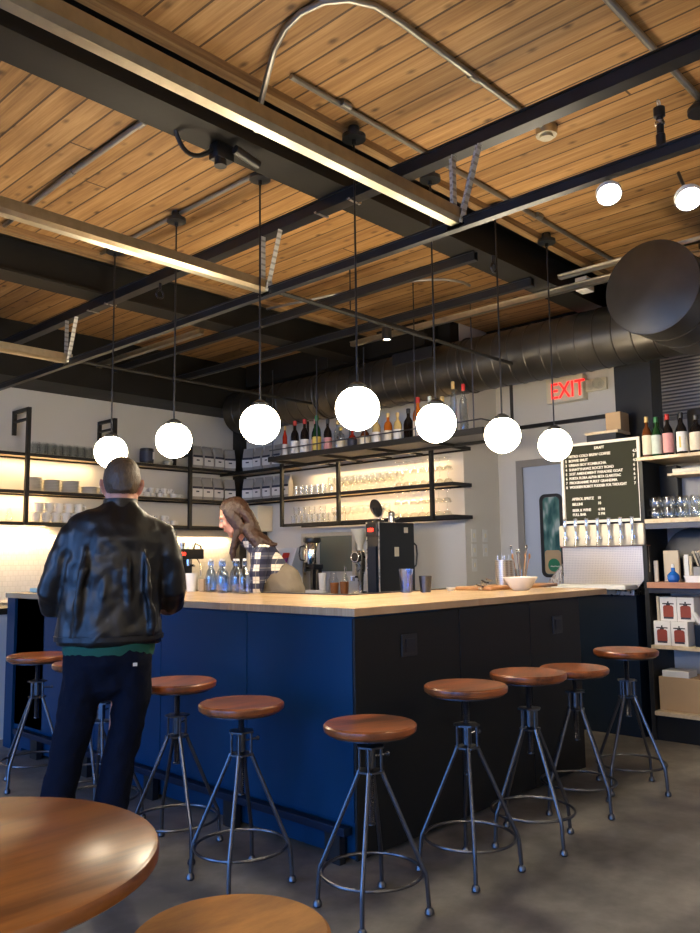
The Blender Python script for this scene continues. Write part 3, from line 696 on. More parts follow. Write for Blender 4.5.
# ------------------------------------------------------------------ bottles
def bottle(loc, glass, h=.31, r=.038, cap='gold', lab='label', kind='wine', label='x', group='liquor bottles on the hanging rack', liquid=None, lz=(.10, .45), name='liquor_bottle'):
    P = {'wine': [(0, 0), (r*.9, 0), (r, .02), (r, .56), (r*.86, .66), (r*.36, .78), (r*.34, .99), (r*.38, 1)],
         'spirit': [(0, 0), (r*.95, 0), (r, .02), (r, .60), (r*.8, .70), (r*.40, .76), (r*.34, .80), (r*.34, .95), (0, .95)],
         'squat': [(0, 0), (r*1.1, 0), (r*1.25, .06), (r*1.25, .40), (r*.9, .58), (r*.38, .70), (r*.34, .95), (0, .95)],
         'tall': [(0, 0), (r*.8, 0), (r*.82, .02), (r*.8, .68), (r*.42, .80), (r*.34, .84), (r*.34, .97), (0, .97)]}[kind]
    prof = [(a, z*h) for a, z in P]
    if prof[-1][0] > 0: prof.append((0, h))
    o = MB().lathe(prof, n=20).build(name, glass); o.location = loc; tag(o, label, 'bottle', group)
    rb = {'wine': r, 'spirit': r, 'squat': r*1.25, 'tall': r*.81}[kind]
    if lab: MB().lathe([(rb+.0006, lz[0]*h), (rb+.0012, lz[0]*h), (rb+.0012, lz[1]*h), (rb+.0006, lz[1]*h)], n=20).build('label', lab, o)
    if cap: MB().lathe([(0, h*.88), (r*.42, h*.88), (r*.44, h*.89), (r*.44, h*1.01), (r*.3, h*1.02), (0, h*1.02)], n=14).build('cap', cap, o)
    if liquid: MB().lathe([(0, .006), (rb*.9, .008), (rb*.9, h*.52), (0, h*.52)], n=18).build('liquid', liquid, o)
    return o
zr = RZ+.0345
B = [(5.43, 6.00, 'red_liquor', .33, .030, 'gold', 'label_white', 'tall', 'tall red bottle at the left end of the hanging rack'),
     (5.42, 5.84, 'wine_dark', .36, .043, 'red', 'label_white', 'wine', 'dark wine bottle with a red cap and pale label, left of the pair'),
     (5.42, 5.70, 'wine_dark', .36, .043, 'red', 'label_white', 'wine', 'dark wine bottle with a red cap and pale label, right of the pair'),
     (5.50, 5.63, 'wine_dark', .36, .040, 'label_pink', 'label_pink', 'wine', 'dark bottle with a pink cap behind the green bottle'),
     (5.41, 5.52, 'wine_green', .37, .043, 'green_cap', 'label_yellow', 'wine', 'green bottle with a green cap and yellow label'),
     (5.42, 5.38, 'wine_dark', .32, .040, 'black_plastic', 'label_pink', 'wine', 'dark bottle with a pale pink label beside the green bottle'),
     (5.45, 5.28, 'bottle_clear', .30, .036, 'gold', None, 'spirit', 'clear bottle with a gold cap beside the dark bottles'),
     (5.40, 5.19, 'bottle_clear', .22, .038, 'label_yellow', 'label', 'spirit', 'short clear bottle with a yellow stopper'),
     (5.54, 5.18, 'bottle_clear', .40, .030, 'label_white', None, 'tall', 'tallest clear bottle rising just left of the largest globe'),
     (5.41, 5.05, 'red_liquor', .20, .036, 'gold', 'navy_label', 'squat', 'small squat dark red bottle with a gold cap'),
     (5.42, 4.90, 'brown_liquor', .23, .040, 'gold', 'label', 'squat', 'squat brown bottle with a round cream label below the largest globe'),
     (5.42, 4.76, 'pale_liquor', .28, .038, 'black_plastic', 'label_white', 'spirit', 'pale bottle with a white label behind the largest globe'),
     (5.43, 4.63, 'amber', .28, .038, 'gold', 'label', 'spirit', 'amber bottle with a cream label, just right of the largest globe'),
     (5.42, 4.51, 'pale_liquor', .27, .036, 'gold', 'label_white', 'spirit', 'pale gold bottle with a white label, right of the largest globe'),
     (5.56, 4.50, 'wine_dark', .32, .046, 'black_plastic', None, 'wine', 'unlabelled black bottle behind the pale gold one'),
     (5.42, 4.28, 'amber', .37, .045, 'red', 'label', 'spirit', 'large amber whiskey bottle with a red cap'),
     (5.42, 4.15, 'amber', .36, .038, 'label_teal', 'label', 'spirit', 'amber bottle with a pale green cap beside the red capped one'),
     (5.42, 4.02, 'brown_liquor', .34, .040, 'gold', 'label', 'spirit', 'brown bottle with a gold cap, left of the fifth globe'),
     (5.47, 3.94, 'bottle_clear', .46, .036, 'gold', None, 'tall', 'tall clear bottle with a tan stopper above the fifth globe'),
     (5.42, 3.80, 'bottle_clear', .41, .036, 'red', None, 'spirit', 'clear bottle with a pink red stopper at the right end of the rack')]
for x, y, g, h, r, cap, lab, kind, lb in B: bottle((x, y, zr), g, h, r, cap, lab, kind, lb)

# ------------------------------------------------------------------ glassware
def make_tumbler(r=.036, h=.09, name='glass_tumbler'):
    o = MB().lathe([(0, .004), (r*.80, .004), (r*.97, h), (r, h), (r*.86, 0), (0, 0)], n=16).build(name, 'glass'); return tag(o, 'x', 'drinking glass')
def make_mug(r=.040, h=.125):
    o = MB().lathe([(0, .010), (r*.88, .010), (r*.92, h), (r, h), (r*.98, 0), (0, 0)], n=16).build('glass_mug', 'glass')
    pts = [(r*.95, 0, h*.82), (r*1.6, 0, h*.78), (r*1.75, 0, h*.5), (r*1.6, 0, h*.24), (r*.95, 0, h*.2)]
    MB().tube(pts, .005, 6).build('handle', 'glass', o); return tag(o, 'x', 'glass mug')
def make_stem(r=.04, h=.17, inv=False, coupe=False):
    bw = [(0, h*.42), (r*.5, h*.46), (r*.97, h*.66), (r*.8, h*.99), (r*.82, h), (r, h*.66), (r*.52, h*.44), (.006, h*.40)] if not coupe else [(0, h*.66), (r*.7, h*.72), (r*1.12, h*.99), (r*1.14, h), (r*.75, h*.70), (.006, h*.63)]
    prof = bw + [(.004, h*.05), (r*.85, .004), (r*.85, 0), (0, 0)]
    if inv: prof = [(a, h-z) for a, z in prof]
    o = MB().lathe(prof, n=16).build('stem_glass', 'glass'); return tag(o, 'x', 'wine glass')
def row(proto, locs, label, group, first=True, rz=0):
    """label holds a %s for the place in the row"""
    for i, l in enumerate(locs):
        o = proto if i == 0 and first else dup(proto)
        o.location = l; o['group'] = group; o['label'] = label % ORD[i] if '%s' in label else label
        o.rotation_euler = (0, 0, rz)
mug = make_mug()
row(mug, [(3.60+.079*i, 7.60, ZS[2]+.0005) for i in range(10)], 'clear glass mug, %s from the left on the top left wall shelf', 'glass mugs on the top left shelf', True, -PI/2)
for k in range(8):
    m2 = dup(mug, (3.63+.083*k, 7.70, ZS[2]+.0005), -PI/2, 'clear glass mug, rear row on the top left shelf, %s from left' % ORD[k], 'glass mugs on the top left shelf')
def grid2(proto, y0, dy, n, x, z, h, lab, grp, first=True, tiers=2):
    names = ['bottom', 'top'] if tiers == 2 else ['only']
    for t_ in range(tiers):
        for i in range(n - (1 if t_ else 0)):
            o = proto if first and t_ == 0 and i == 0 else dup(proto)
            o.location = (x, y0-dy*i-(dy/2 if t_ else 0), z+.0005+t_*(h+.001)); o['group'] = grp
            o['label'] = lab % (ORD[i], names[t_])
S1, S2 = 1.665, 1.965
tb = make_tumbler(.036, .088)
grid2(tb, 6.56, .082, 7, 6.07, S1, .088, 'clear tumbler on the lowest glass shelf, %s from left, %s tier', 'tumblers on the lowest glass shelf')
tb2 = make_tumbler(.035, .105)
row(tb2, [(6.07, 6.52-.084*i, S2+.0005) for i in range(6)], 'clear tumbler on the middle glass shelf, %s from the left', 'tumblers on the middle glass shelf')
row(dup(tb2), [(6.16, 6.48-.084*i, S2+.0005) for i in range(6)], 'clear tumbler in the rear row of the middle glass shelf, %s from the left', 'tumblers on the middle glass shelf')
row(dup(tb2), [(6.17, 6.50-.084*i, S1+.0005) for i in range(8)], 'clear tumbler in the rear row of the lowest glass shelf, %s from the left', 'tumblers on the lowest glass shelf')
ws = make_stem(.038, .15)
row(ws, [(6.07, 5.93-.090*i, S1+.0005) for i in range(9)], 'clear stem glass on the lowest glass shelf, %s from the left', 'stem glasses on the lowest glass shelf')
ws = make_stem(.040, .17)
row(ws, [(6.07, 5.98-.092*i, S2+.0005) for i in range(10)], 'clear stem glass on the middle glass shelf, %s from the left', 'stem glasses on the middle glass shelf')
row(dup(ws), [(6.17, 5.94-.092*i, S2+.0005) for i in range(10)], 'clear stem glass in the rear row of the middle glass shelf, %s from the left', 'stem glasses on the middle glass shelf')
cp = make_stem(.042, .12, True, True)
def coupes(z, y0, n, lab, grp, first):
    for t_, nm in ((0, 'lower tier'), (1, 'upper tier')):
        for i in range(n):
            o = cp if first and t_ == 0 and i == 0 else dup(cp)
            o.location = (6.07+.0*t_, y0-.098*i, z+.0005+t_*.1215); o['group'] = grp; o['label'] = lab % (ORD[i], nm)
coupes(S1, 5.06, 7, 'upturned coupe glass on the lowest glass shelf, %s from left, %s', 'coupe glasses stacked on the lowest glass shelf', True)
coupes(S2, 5.04, 7, 'upturned coupe glass on the middle glass shelf, %s from left, %s', 'coupe glasses stacked on the middle glass shelf', False)

# ------------------------------------------------------------------ crockery on the left wall shelves
def plate_stack(x, n, lab, r=.088, y=7.64):
    p = MB().lathe([(0, .002), (r*.6, .002), (r, .014), (r, .0165), (r*.94, .0165), (r*.6, .006), (0, .006)], n=28).build('plate', 'white')
    # a pile: each plate stands on the one below
    for i in range(n):
        o = p if i == 0 else dup(p)
        o.location = (x, y, ZS[1]+.0005+i*.0152-.0015); o.rotation_euler = (0, 0, random.random())
        tag(o, '%s, %s plate from the bottom' % (lab, ORD[i]), 'plate', 'plate piles on the middle left shelf')
plate_stack(3.60, 9, 'leftmost tall pile on the middle left shelf'); plate_stack(3.79, 8, 'second tall pile on the middle left shelf')
plate_stack(3.99, 8, 'third tall pile on the middle left shelf', .094); plate_stack(4.20, 5, 'low pile left of the man', .085); plate_stack(4.39, 5, 'low pile mostly behind the man', .085)
def make_cup(mat='white', r=.043, h=.07):
    o = MB().lathe([(0, .006), (r*.7, .006), (r*.93, h), (r, h), (r*.82, .012), (r*.6, 0), (0, 0)], n=18).build('coffee_cup', mat)
    MB().tube([(r*.9, 0, h*.8), (r*1.5, 0, h*.76), (r*1.6, 0, h*.48), (r*1.3, 0, h*.25), (r*.82, 0, h*.25)], .005, 6).build('handle', mat, o)
    return tag(o, 'x', 'cup')
cup = make_cup(r=.047, h=.095)
for t_, (n, nm) in enumerate(((6, 'lower tier'), (5, 'upper tier'))):
    for i in range(n):
        o = cup if t_ == 0 and i == 0 else dup(cup)
        o.location = (3.62+.104*i+.03*t_, 7.60, ZS[0]+.0005+t_*.0955); o.rotation_euler = (0, 0, -.5-.6*random.random())
        tag(o, 'white mug on the bottom left shelf, %s from the left, %s' % (ORD[i], nm), 'cup', 'white mugs on the bottom left shelf')
tag(MB().lathe([(0, 0), (.03, 0), (.034, .03), (.02, .09), (.012, .13), (0, .13)], n=14).build('sugar_shaker', 'glass', loc=(3.36, 7.60, ZS[0]+.0005)), 'small clear shaker left of the first shelf upright', 'shaker')
sc = make_cup('white', .036, .052)
for z, lev, n in ((ZS[1], 'middle', 8), (ZS[0], 'bottom', 7)):
    for t_, nm in ((0, 'lower tier'), (1, 'upper tier')):
        for i in range(n-t_*2):
            o = sc if (z == ZS[1] and t_ == 0 and i == 0) else dup(sc)
            o.location = (4.70+.083*i+.05*t_, 7.60+.02*(i % 2), z+.0005+t_*.0525)
            o.rotation_euler = (0, 0, random.uniform(-2.2, -.6))
            tag(o, 'small espresso cup, %s shelf right of the man, %s from left, %s' % (lev, ORD[i], nm), 'cup', 'espresso cups on the left wall shelves')
t = tag(MB().lathe([(0, 0), (.072, 0), (.074, .004), (.074, .165), (.070, .17), (0, .17)], n=28).build('tin_canister', 'black_metal', loc=(4.85, 7.60, ZS[2]+.0005)), 'dark round canister on the top left shelf, right of the first globe', 'canister')
MB().lathe([(.0745, .03), (.0752, .03), (.0752, .14), (.0745, .14)], n=28).build('band', 'navy_label', t); MB().box(.03, .05, -.078, -.0715, .05, .13).build('white_mark', 'label_white', t, smooth=False)
tag(MB().lathe([(0, 0), (.04, 0), (.055, .055), (.05, .055), (.036, .006), (0, .006)], n=20).build('small_bowl', 'plate_edge', loc=(5.13, 7.6, ZS[2]+.0005)), 'small grey green bowl on the top left shelf below the second globe', 'bowl')
# coffee bags
def make_bag():
    b = MB(); w, d, h = .068, .042, .25
    secs = [(0, 1, 1), (.02, 1.03, 1.05), (.12, 1.02, 1.05), (.18, 1.0, .92), (.215, .99, .5), (.235, .98, .22), (.25, .97, .12)]
    rings = []
    for z, a, c_ in secs:
        ring = []
        for k in range(20):
            an = 2*PI*k/20; cx, sy = math.cos(an), math.sin(an)
            x = abs(cx)**.45*math.copysign(1, cx)*w*a; y = abs(sy)**.45*math.copysign(1, sy)*d*c_
            ring.append(b.bm.verts.new((x, y, z)))
        rings.append(ring)
    for p, q in zip(rings, rings[1:]):
        for k in range(20): b.bm.faces.new((p[k], p[(k+1) % 20], q[(k+1) % 20], q[k]))
    b.bm.faces.new(list(reversed(rings[0]))); b.bm.faces.new(rings[-1])
    o = b.build('coffee_bag', 'bag')
    MB().box(-.066, .066, -.0462, -.0445, .035, .125).build('label', 'label_white', o, smooth=False)
    MB().box(-.066, .066, -.0464, -.0446, .1255, .15).build('label_band', 'navy_label', o, smooth=False)
    MB().box(-.02, .02, -.0474, -.0463, .085, .10).build('logo', 'navy_label', o, smooth=False)
    MB().box(-.062, .062, -.012, .012, .2505, .262, .003).build('folded_top', 'bag', o, smooth=False)
    return tag(o, 'x', 'coffee bag')
bag = make_bag(); first = True
for z, xs, lev in ((ZS[2], (5.50, 5.655, 5.81), 'top'), (ZS[1], (5.50, 5.65, 5.80), 'middle')):
    for i, x in enumerate(xs):
        o = bag if first else dup(bag); first = False
        o.location = (x, 7.60, z+.0005); o.rotation_euler = (0, 0, random.uniform(-.12, .05))
        tag(o, 'pale coffee bag on the %s left wall shelf, %s right of the second globe' % (lev, ORD[i]), 'coffee bag', 'coffee bags on the corner shelves')
    for i, (x, y, r) in enumerate(((6.0, 7.62, -.35), (6.12, 7.40, -1.1), (6.13, 7.22, -PI/2), (6.13, 7.05, -PI/2), (6.13, 6.88, -PI/2), (6.13, 6.74, -PI/2))):
        if z == ZS[2] and i == 5: continue
        o = dup(bag, (x, y, z+.0005), r)
        tag(o, 'grey coffee bag in the corner of the %s shelf, %s from the left' % (lev, ORD[i]), 'coffee bag', 'coffee bags on the corner shelves')

# ------------------------------------------------------------------ things on the back counter
zb = .9305
t = thing('coffee_grinder', 'tall black coffee machine with a red display and clear hopper', 'coffee machine', (5.42, 4.76, zb))
MB().box(.02, .51, .0, .16, .03, .67, .006).box(.0, .49, .01, .15, 0, .03).build('body', 'black_metal', t, smooth=False)
MB().box(.012, .0195, .0, .012, .03, .67).box(.012, .0195, .148, .16, .03, .67).build('front_trim', 'steel', t, smooth=False)
f = MB().box(-.004, .018, .015, .145, .54, .655, .004).build('display_panel', 'black_plastic', t, smooth=False)
text('888', .042, f, (-.0055, .118, .585), FACE_X, 'led_red', 'digits')
MB().box(-.003, .018, .03, .13, .05, .45).build('front_cover', 'navy_dark', t, smooth=False)
for x, z, w, h in ((.36, .575, .055, .05), (.22, .36, .06, .085)):
    MB().box(x, x+w, -.0035, -.0005, z, z+h).build('sticker', 'label', t, smooth=False)
MB().tube([(.50, .02, .50), (.535, -.0, .46), (.545, -.0, .38), (.53, -.0, .28), (.50, .02, .24)], .008, 8).build('side_handle', 'black_plastic', t)
h = MB().lathe([(.06, .675), (.058, .675), (.03, .70), (.03, .72), (.066, .80), (.069, .80), (.036, .72), (.036, .70)], c=(.10, .08, 0), n=20).build('hopper', 'glass', t)
MB().cyl((.28, .08, .671), (.28, .08, .73), .03).sphere((.28, .08, .75), .035, n=16, m=10).cyl((.28, .08, .70), (.38, .08, .72), .014).build('burr_head', 'steel', t)
MB().lathe([(0, 0), (.085, 0), (.085, .008), (0, .008)], n=28).xf(Matrix.Translation((.12, .13, .80)) @ Matrix.Rotation(1.25, 4, 'Y') @ Matrix.Rotation(.2, 4, 'X')).build('hopper_lid', 'black_plastic', t)
t = thing('espresso_grinder', 'smaller grinder with a round black dial left of the tall coffee machine', 'coffee grinder', (5.50, 5.07, zb))
MB().box(-.05, .08, -.06, .06, 0, .05, .008).lathe([(.025, .05), (.03, .20), (.045, .24), (.05, .40), (.035, .42), (0, .42)], c=(.02, 0, 0), n=20).build('body', 'steel', t)
MB().cyl((-.055, 0, .36), (-.03, 0, .36), .055, n=24).build('dial', 'black_plastic', t)
MB().torus((-.057, 0, .36), .045, .004, 24, 6, 'X').build('dial_rim', 'chrome', t)
MB().lathe([(.03, .425), (.028, .425), (.026, .47), (.085, .62), (.09, .62), (.031, .47)], c=(.02, 0, 0), n=20).build('hopper', 'cream', t)
MB().box(-.09, -.05, -.03, .03, .17, .19).cyl((-.09, 0, .18), (-.09, 0, .145), .02).build('portafilter_fork', 'chrome', t)
def airpot(y, x, lab):
    t = thing('batch_brewer', lab, 'coffee brewer', (x, y, zb))
    MB().box(-.11, .11, -.075, .075, 0, .03, .006).box(.03, .08, -.06, -.02, .03, .27).box(.03, .08, .02, .06, .03, .27).box(-.05, .09, -.072, .072, .24, .29, .006).build('stand', 'black_plastic', t)
    MB().lathe([(0, .291), (.085, .291), (.088, .30), (.088, .50), (.08, .515), (0, .515)], n=28).build('server', 'chrome', t)
    MB().lathe([(0, .516), (.09, .516), (.094, .53), (.09, .56), (.04, .57), (0, .57)], n=28).build('lid', 'black_plastic', t)
    MB().cyl((-.06, 0, .255), (-.10, 0, .255), .014).cyl((-.10, 0, .27), (-.10, 0, .215), .011).box(-.108, -.092, -.012, .012, .27, .31).build('tap', 'black_plastic', t)
    MB().tube([(-.085, .03, .48), (-.12, .05, .47), (-.13, .055, .40), (-.12, .05, .34), (-.085, .03, .33)], .008, 8).build('handle', 'black_plastic', t)
    return t
airpot(6.00, 5.80, 'chrome and black coffee urn on the back counter beside the green panel')
t = thing('point_of_sale_monitor', 'white tilted machine with a red and purple sticker near the corner', 'machine', (5.92, 6.66, zb))
MB().prism([(-.10, 0), (.18, 0), (.18, .46), (.10, .47), (-.06, .10)], 'Y', -.20, .26).build('body', 'white_plastic', t, smooth=False)
MB().box(-.002, .002, -.05, .05, -.06, .06).build('sticker', 'red', t, smooth=False, loc=(.028, -.08, .36), rot=(0, .41, 0))
MB().box(-.003, .001, -.05, .0, -.06, .0).build('sticker_patch', 'purple', t, smooth=False, loc=(.027, -.08, .36), rot=(0, .41, 0))
MB().torus((0, 0, 0), .035, .006, 20, 6, 'X').build('hose_loop', 'chrome', t, loc=(-.045, -.08, .20))
t = thing('towel_dispenser', 'cream towel dispenser on the right wall near the corner', 'dispenser', (6.18, 7.33, 1.60))
MB().box(-.12, .115, -.16, .16, 0, .30, .012).build('cover', 'cream', t)
MB().box(-.03, .08, -.10, .10, -.06, -.0005, .006).build('outlet', 'black_plastic', t, smooth=False)
MB().box(-.06, .0, -.02, .02, -.10, -.0605).build('nozzle', 'steel', t, smooth=False)
# pass-through opening with a green grey panel
t = thing('wall_hatch', 'green grey framed panel in the right wall behind the coffee urn', 'wall panel', (6.29, 5.87, 1.10))
MB().box(-.015, .0, 0, .74, .04, .42).build('panel', 'teal_grey', t, smooth=False)
MB().box(-.03, .0, -.04, .78, .42, .46).box(-.03, .0, -.04, -.0, 0, .42).box(-.03, .0, .74, .78, 0, .42).build('frame', 'tan_panel', t, smooth=False)
# cups and jars between urn and grinder
for i, (y, r, h, m, lb) in enumerate(((5.60, .04, .21, 'white', 'tall white paper cup on the back counter right of the coffee urn'), (5.44, .045, .12, 'tea', 'copper brown cup on the back counter left of the small grinder'), (5.31, .045, .13, 'tea', 'copper brown cup touching the base of the small grinder'))):
    tag(MB().lathe([(0, 0), (r*.75, 0), (r, h), (r*.94, h), (r*.7, .006), (0, .006)], n=20).build('paper_cup' if m == 'white' else 'metal_cup', m, loc=(5.55+.0*i, y, zb+.0)), lb, 'cup')
tag(MB().box(-.03, .03, -.12, .12, 0, .05, .006).build('folded_napkins', 'white_plastic', loc=(5.46, 5.60, zb)), 'white folded stack in front of the cups on the back counter', 'napkins')
tag(MB().lathe([(0, 0), (.05, 0), (.052, .14), (.03, .17), (.028, .22), (.024, .22), (.045, .13), (.045, .005), (0, .005)], n=20).build('glass_jar', 'glass', loc=(5.62, 5.52, zb)), 'clear glass jar behind the copper brown cups', 'jar')
tag(MB().lathe([(0, 0), (.03, 0), (.032, .15), (.012, .20), (.010, .27), (0, .27)], n=16).build('syrup_bottle', 'bottle_clear', loc=(5.64, 5.38, zb)), 'clear syrup bottle left of the small grinder', 'bottle')

# espresso machine on the left counter
t = thing('espresso_machine', 'black espresso machine with a red digital display, right of the man', 'espresso machine', (5.16, 7.24, zb))
MB().box(-.30, .20, .0, .30, .36, .47, .008).box(-.28, .16, .16, .38, .03, .36, .006).build('body', 'black_metal', t, smooth=False)
MB().box(-.30, .20, -.0, .38, .0, .03, .004).build('drip_tray', 'steel', t, smooth=False)
d = MB().box(-.16, .06, -.006, -.0005, .39, .45, .002).build('display', 'black_plastic', t, smooth=False)
text('000', .05, d, (-.12, -.007, .40), (PI/2, 0, 0), 'led_red', 'digits')
for x in (-.12, .05): MB().cyl((x, .08, .359), (x, .08, .29), .032, n=20).cyl((x, .08, .30), (x, -.03, .29), .012).build('group_head', 'chrome', t)
MB().tube([(.14, .04, .36), (.155, 0, .30), (.15, -.01, .18)], .006, 8).build('steam_wand', 'chrome', t)
MB().tube([(.10, .05, .471), (.12, .05, .53), (.19, .05, .50), (.20, .05, .45)], .010, 8).build('cup_rail', 'black_plastic', t)
for i, (x, m, lb) in enumerate(((-.02, 'steel', 'small steel cup on top of the espresso machine'), (.09, 'glass', 'small glass cup on top of the espresso machine'))):
    tag(MB().lathe([(0, 0), (.030, 0), (.034, .075), (.031, .075), (.027, .006), (0, .006)], n=18).build('small_cup', m, loc=(5.16+x, 7.34, zb+.471)), lb, 'cup')

# ------------------------------------------------------------------ things on the bar top
zt = 1.0665
def swing_bottle(x, y, lb):
    o = MB().lathe([(0, .0), (.034, .0), (.037, .01), (.037, .10), (.030, .135), (.013, .165), (.012, .20), (.014, .205), (0, .206)], n=20).build('water_bottle', 'water_glass'); o.location = (x, y, zt)
    tag(o, lb, 'bottle', 'glass water bottles on the bar')
    MB().lathe([(0, .2065), (.013, .2065), (.013, .22), (0, .222)], n=14).build('stopper', 'white', o)
    MB().tube([(.014, 0, .215), (.02, 0, .19), (.016, 0, .165)], .002, 6).tube([(-.014, 0, .215), (-.02, 0, .19), (-.016, 0, .165)], .002, 6).build('wire_bail', 'chrome', o)
for x, y, lb in ((3.36, 4.46, 'swing top glass water bottle at the left of the cluster beside the woman'), (3.38, 4.37, 'swing top glass water bottle second from the left in the cluster'), (3.30, 4.25, 'front middle swing top glass water bottle in the cluster'),
                 (3.39, 4.24, 'rear middle swing top glass water bottle in front of the plaid sleeve'), (3.33, 4.14, 'swing top glass water bottle at the right of the cluster'), (3.30, 4.03, 'right front swing top glass water bottle nearest the apron')): swing_bottle(x, y, lb)
t = tag(MB().lathe([(0, 0), (.032, 0), (.042, .125), (.039, .125), (.03, .006), (0, .006)], n=24).build('white_cup', 'white', loc=(3.36, 4.68, zt)), 'tall white cup on the bar just right of the man', 'cup')
tag(MB().box(-.03, .03, -.03, .03, 0, .085, .002).build('card_box', 'brown_paper', smooth=False, loc=(3.40, 4.585, zt)), 'small brown box beside the tall white cup', 'box')
tag(MB().box(-.10, .10, -.13, .13, 0, .03, .008).build('plastic_tray', 'light_blue', loc=(2.80, 5.60, zt)), 'pale aqua tray at the left end of the bar', 'tray')
t = tag(MB().box(-.02, .02, -.02, .02, 0, .035, .004).build('tea_box', 'brown_paper', smooth=False, loc=(2.83, 5.55, zt+.0305)), 'tiny brown box on the aqua tray', 'box')
tag(MB().lathe([(0, 0), (.036, 0), (.046, .145), (.043, .145), (.034, .008), (0, .008)], n=24).build('glass_pitcher', 'water_glass', loc=(3.90, 3.20, zt)), 'clear plastic pitcher on the bar in front of the tall coffee machine', 'pitcher')
tag(MB().lathe([(0, 0), (.032, 0), (.041, .10), (.038, .10), (.03, .006), (0, .006)], n=24).build('steel_cup', 'iron', loc=(4.00, 3.13, zt)), 'small steel cup right of the clear pitcher', 'cup')
tag(MB().lathe([(0, 0), (.018, 0), (.03, .02), (.028, .02), (.016, .003), (0, .003)], n=18).build('sauce_dish', 'white', loc=(4.22, 3.10, zt)), 'tiny white dish on the back edge of the bar', 'dish')
tag(MB().box(-.42, .42, -.14, .14, 0, .022, .006).build('serving_board', 'tray_wood', loc=(4.77, 3.02, zt), rot=(0, 0, .0)), 'reddish wooden serving board on the right arm of the bar', 'board')
zz = zt+.0225
tag(MB().lathe([(0, 0), (.045, 0), (.07, .02), (.105, .075), (.108, .082), (.103, .082), (.065, .026), (0, .010)], n=40).build('white_bowl', 'white', loc=(4.50, 2.76, zt)), 'white bowl on the right arm of the bar in front of the board', 'bowl')
for x, y, lb in ((4.72, 3.03, 'perforated steel utensil holder behind the white bowl, on the left'), (4.82, 3.06, 'perforated steel utensil holder behind the white bowl, on the right')):
    o = tag(MB().lathe([(0, 0), (.048, 0), (.048, .165), (.045, .165), (.045, .004), (0, .004)], n=28).build('utensil_holder', 'perf', loc=(x, y, zz)), lb, 'utensil holder', 'steel utensil holders on the board')
    for k in range(3):
        a = k*2.1; tag(MB().tube([(x+.02*math.cos(a), y+.02*math.sin(a), zz+.006), (x+.03*math.cos(a), y+.03*math.sin(a), zz+.20)], .004, 6).build('utensil', 'steel'), 'steel utensil in the %s holder, %s of three' % ('left' if x < 4.8 else 'right', ORD[k]), 'utensil', 'utensils in the holders')
j = tag(MB().lathe([(0, 0), (.04, 0), (.045, .10), (.042, .10), (.036, .005), (0, .005)], n=24).build('glass_jar', 'glass', loc=(4.95, 3.03, zz)), 'clear jar of cutlery on the serving board', 'jar')
for k in range(7):
    a = k*.9; r = .022; q = (4.95+r*2.9*math.cos(a), 3.03+r*2.9*math.sin(a), zz+.19+.03*(k % 3))
    m = MB().tube([(4.95+r*1.0*math.cos(a), 3.03+r*1.0*math.sin(a), zz+.008), q], .003, 6).sphere(q, .015, (.8, .4, 1.3), 10, 8)
    tag(m.build('spoon', 'chrome' if k % 3 else 'tray_wood'), '%s of the spoons standing in the jar of cutlery' % ORD[k], 'spoon', 'spoons in the cutlery jar')
for k in range(5):
    q = (4.35+.03*k, 2.97+.01*(k % 2), zt+.012+.012*k)
    tag(MB().tube([(q[0]-.05, q[1]-.05, q[2]), q, (q[0]+.03, q[1]+.05, q[2]+.01)], .006, 8).build('tongs', 'iron_dark' if k % 2 else 'steel'), '%s piece of dark tongs heaped left of the white bowl' % ORD[k], 'tongs', 'tongs heaped beside the bowl')

# ------------------------------------------------------------------ tap wall
t = thing('tap_cabinet', 'dark navy cabinet under the beer taps past the end of the bar', 'cabinet', (5.65, 2.52, 0))
MB().box(0, .42, 0, .74, 0, .99).build('body', 'navy_dark', t, smooth=False)
MB().box(-.03, .42, 0, .76, .9905, 1.035, .003).build('top', 'steel', t, smooth=False)
t = thing('beer_tap_wall', 'steel beer tap station with seven taps over a dotted splash panel', 'beer taps', (5.68, 2.44, 1.036))
MB().prism([(.08, 0), (.66, 0), (.66, .305), (-.015, .305), (-.015, .12)], 'X', .0, .012).build('splash_panel', 'perf', t, smooth=False)
MB().prism([(-.30, 0), (0, 0), (0, .18)], 'Y', .665, .672).build('side_splash', 'steel', t, smooth=False)
MB().box(-.20, .0, .08, .66, 0, .03, .004).build('drip_tray', 'white_plastic', t, smooth=False)
MB().box(-.05, .0, -.01, .66, .31, .47, .014).build('tap_rail', 'cream', t)
MB().box(-.02, .03, -.02, .67, .3055, .312).build('rail_trim', 'tea', t, smooth=False)
for k in range(7):
    y = .585-.088*k
    a = MB().cyl((-.051, y, .37), (-.085, y, .37), .018).cyl((-.085, y, .39), (-.105, y, .31), .011, .008).cyl((-.085, y, .37), (-.085, y, .42), .010).build('tap', 'chrome', t)
    MB().lathe([(0, .42), (.008, .42), (.012, .45), (.016, .475), (.010, .50), (.014, .515), (0, .525)], c=(-.085, y, 0), n=12).build('tap_handle', 'chrome', a)
t = thing('letter_board', 'black letter board in a white frame listing the draft drinks', 'menu board', (5.70, 2.47, 1.535))
MB().box(.03, .06, -.0, .64, -.06, .60).build('backing', 'charcoal', t, smooth=False)
MB().box(.008, .0295, .0, .61, .0, .59).build('felt', 'board', t, smooth=False)
MB().box(-.006, .012, -.012, .622, -.012, .008).box(-.006, .012, -.012, .622, .582, .602).box(-.006, .012, -.012, .008, .008, .582).box(-.006, .012, .602, .622, .008, .582).build('frame', 'frame_white', t, smooth=False)
def line(s, y, z, size=.028, sx=.92): text(s, size, t, (.0065, y, z), FACE_X, 'letter', 'lettering', 'LEFT', .0015, sx)
line('DRAFT', .345, .545)
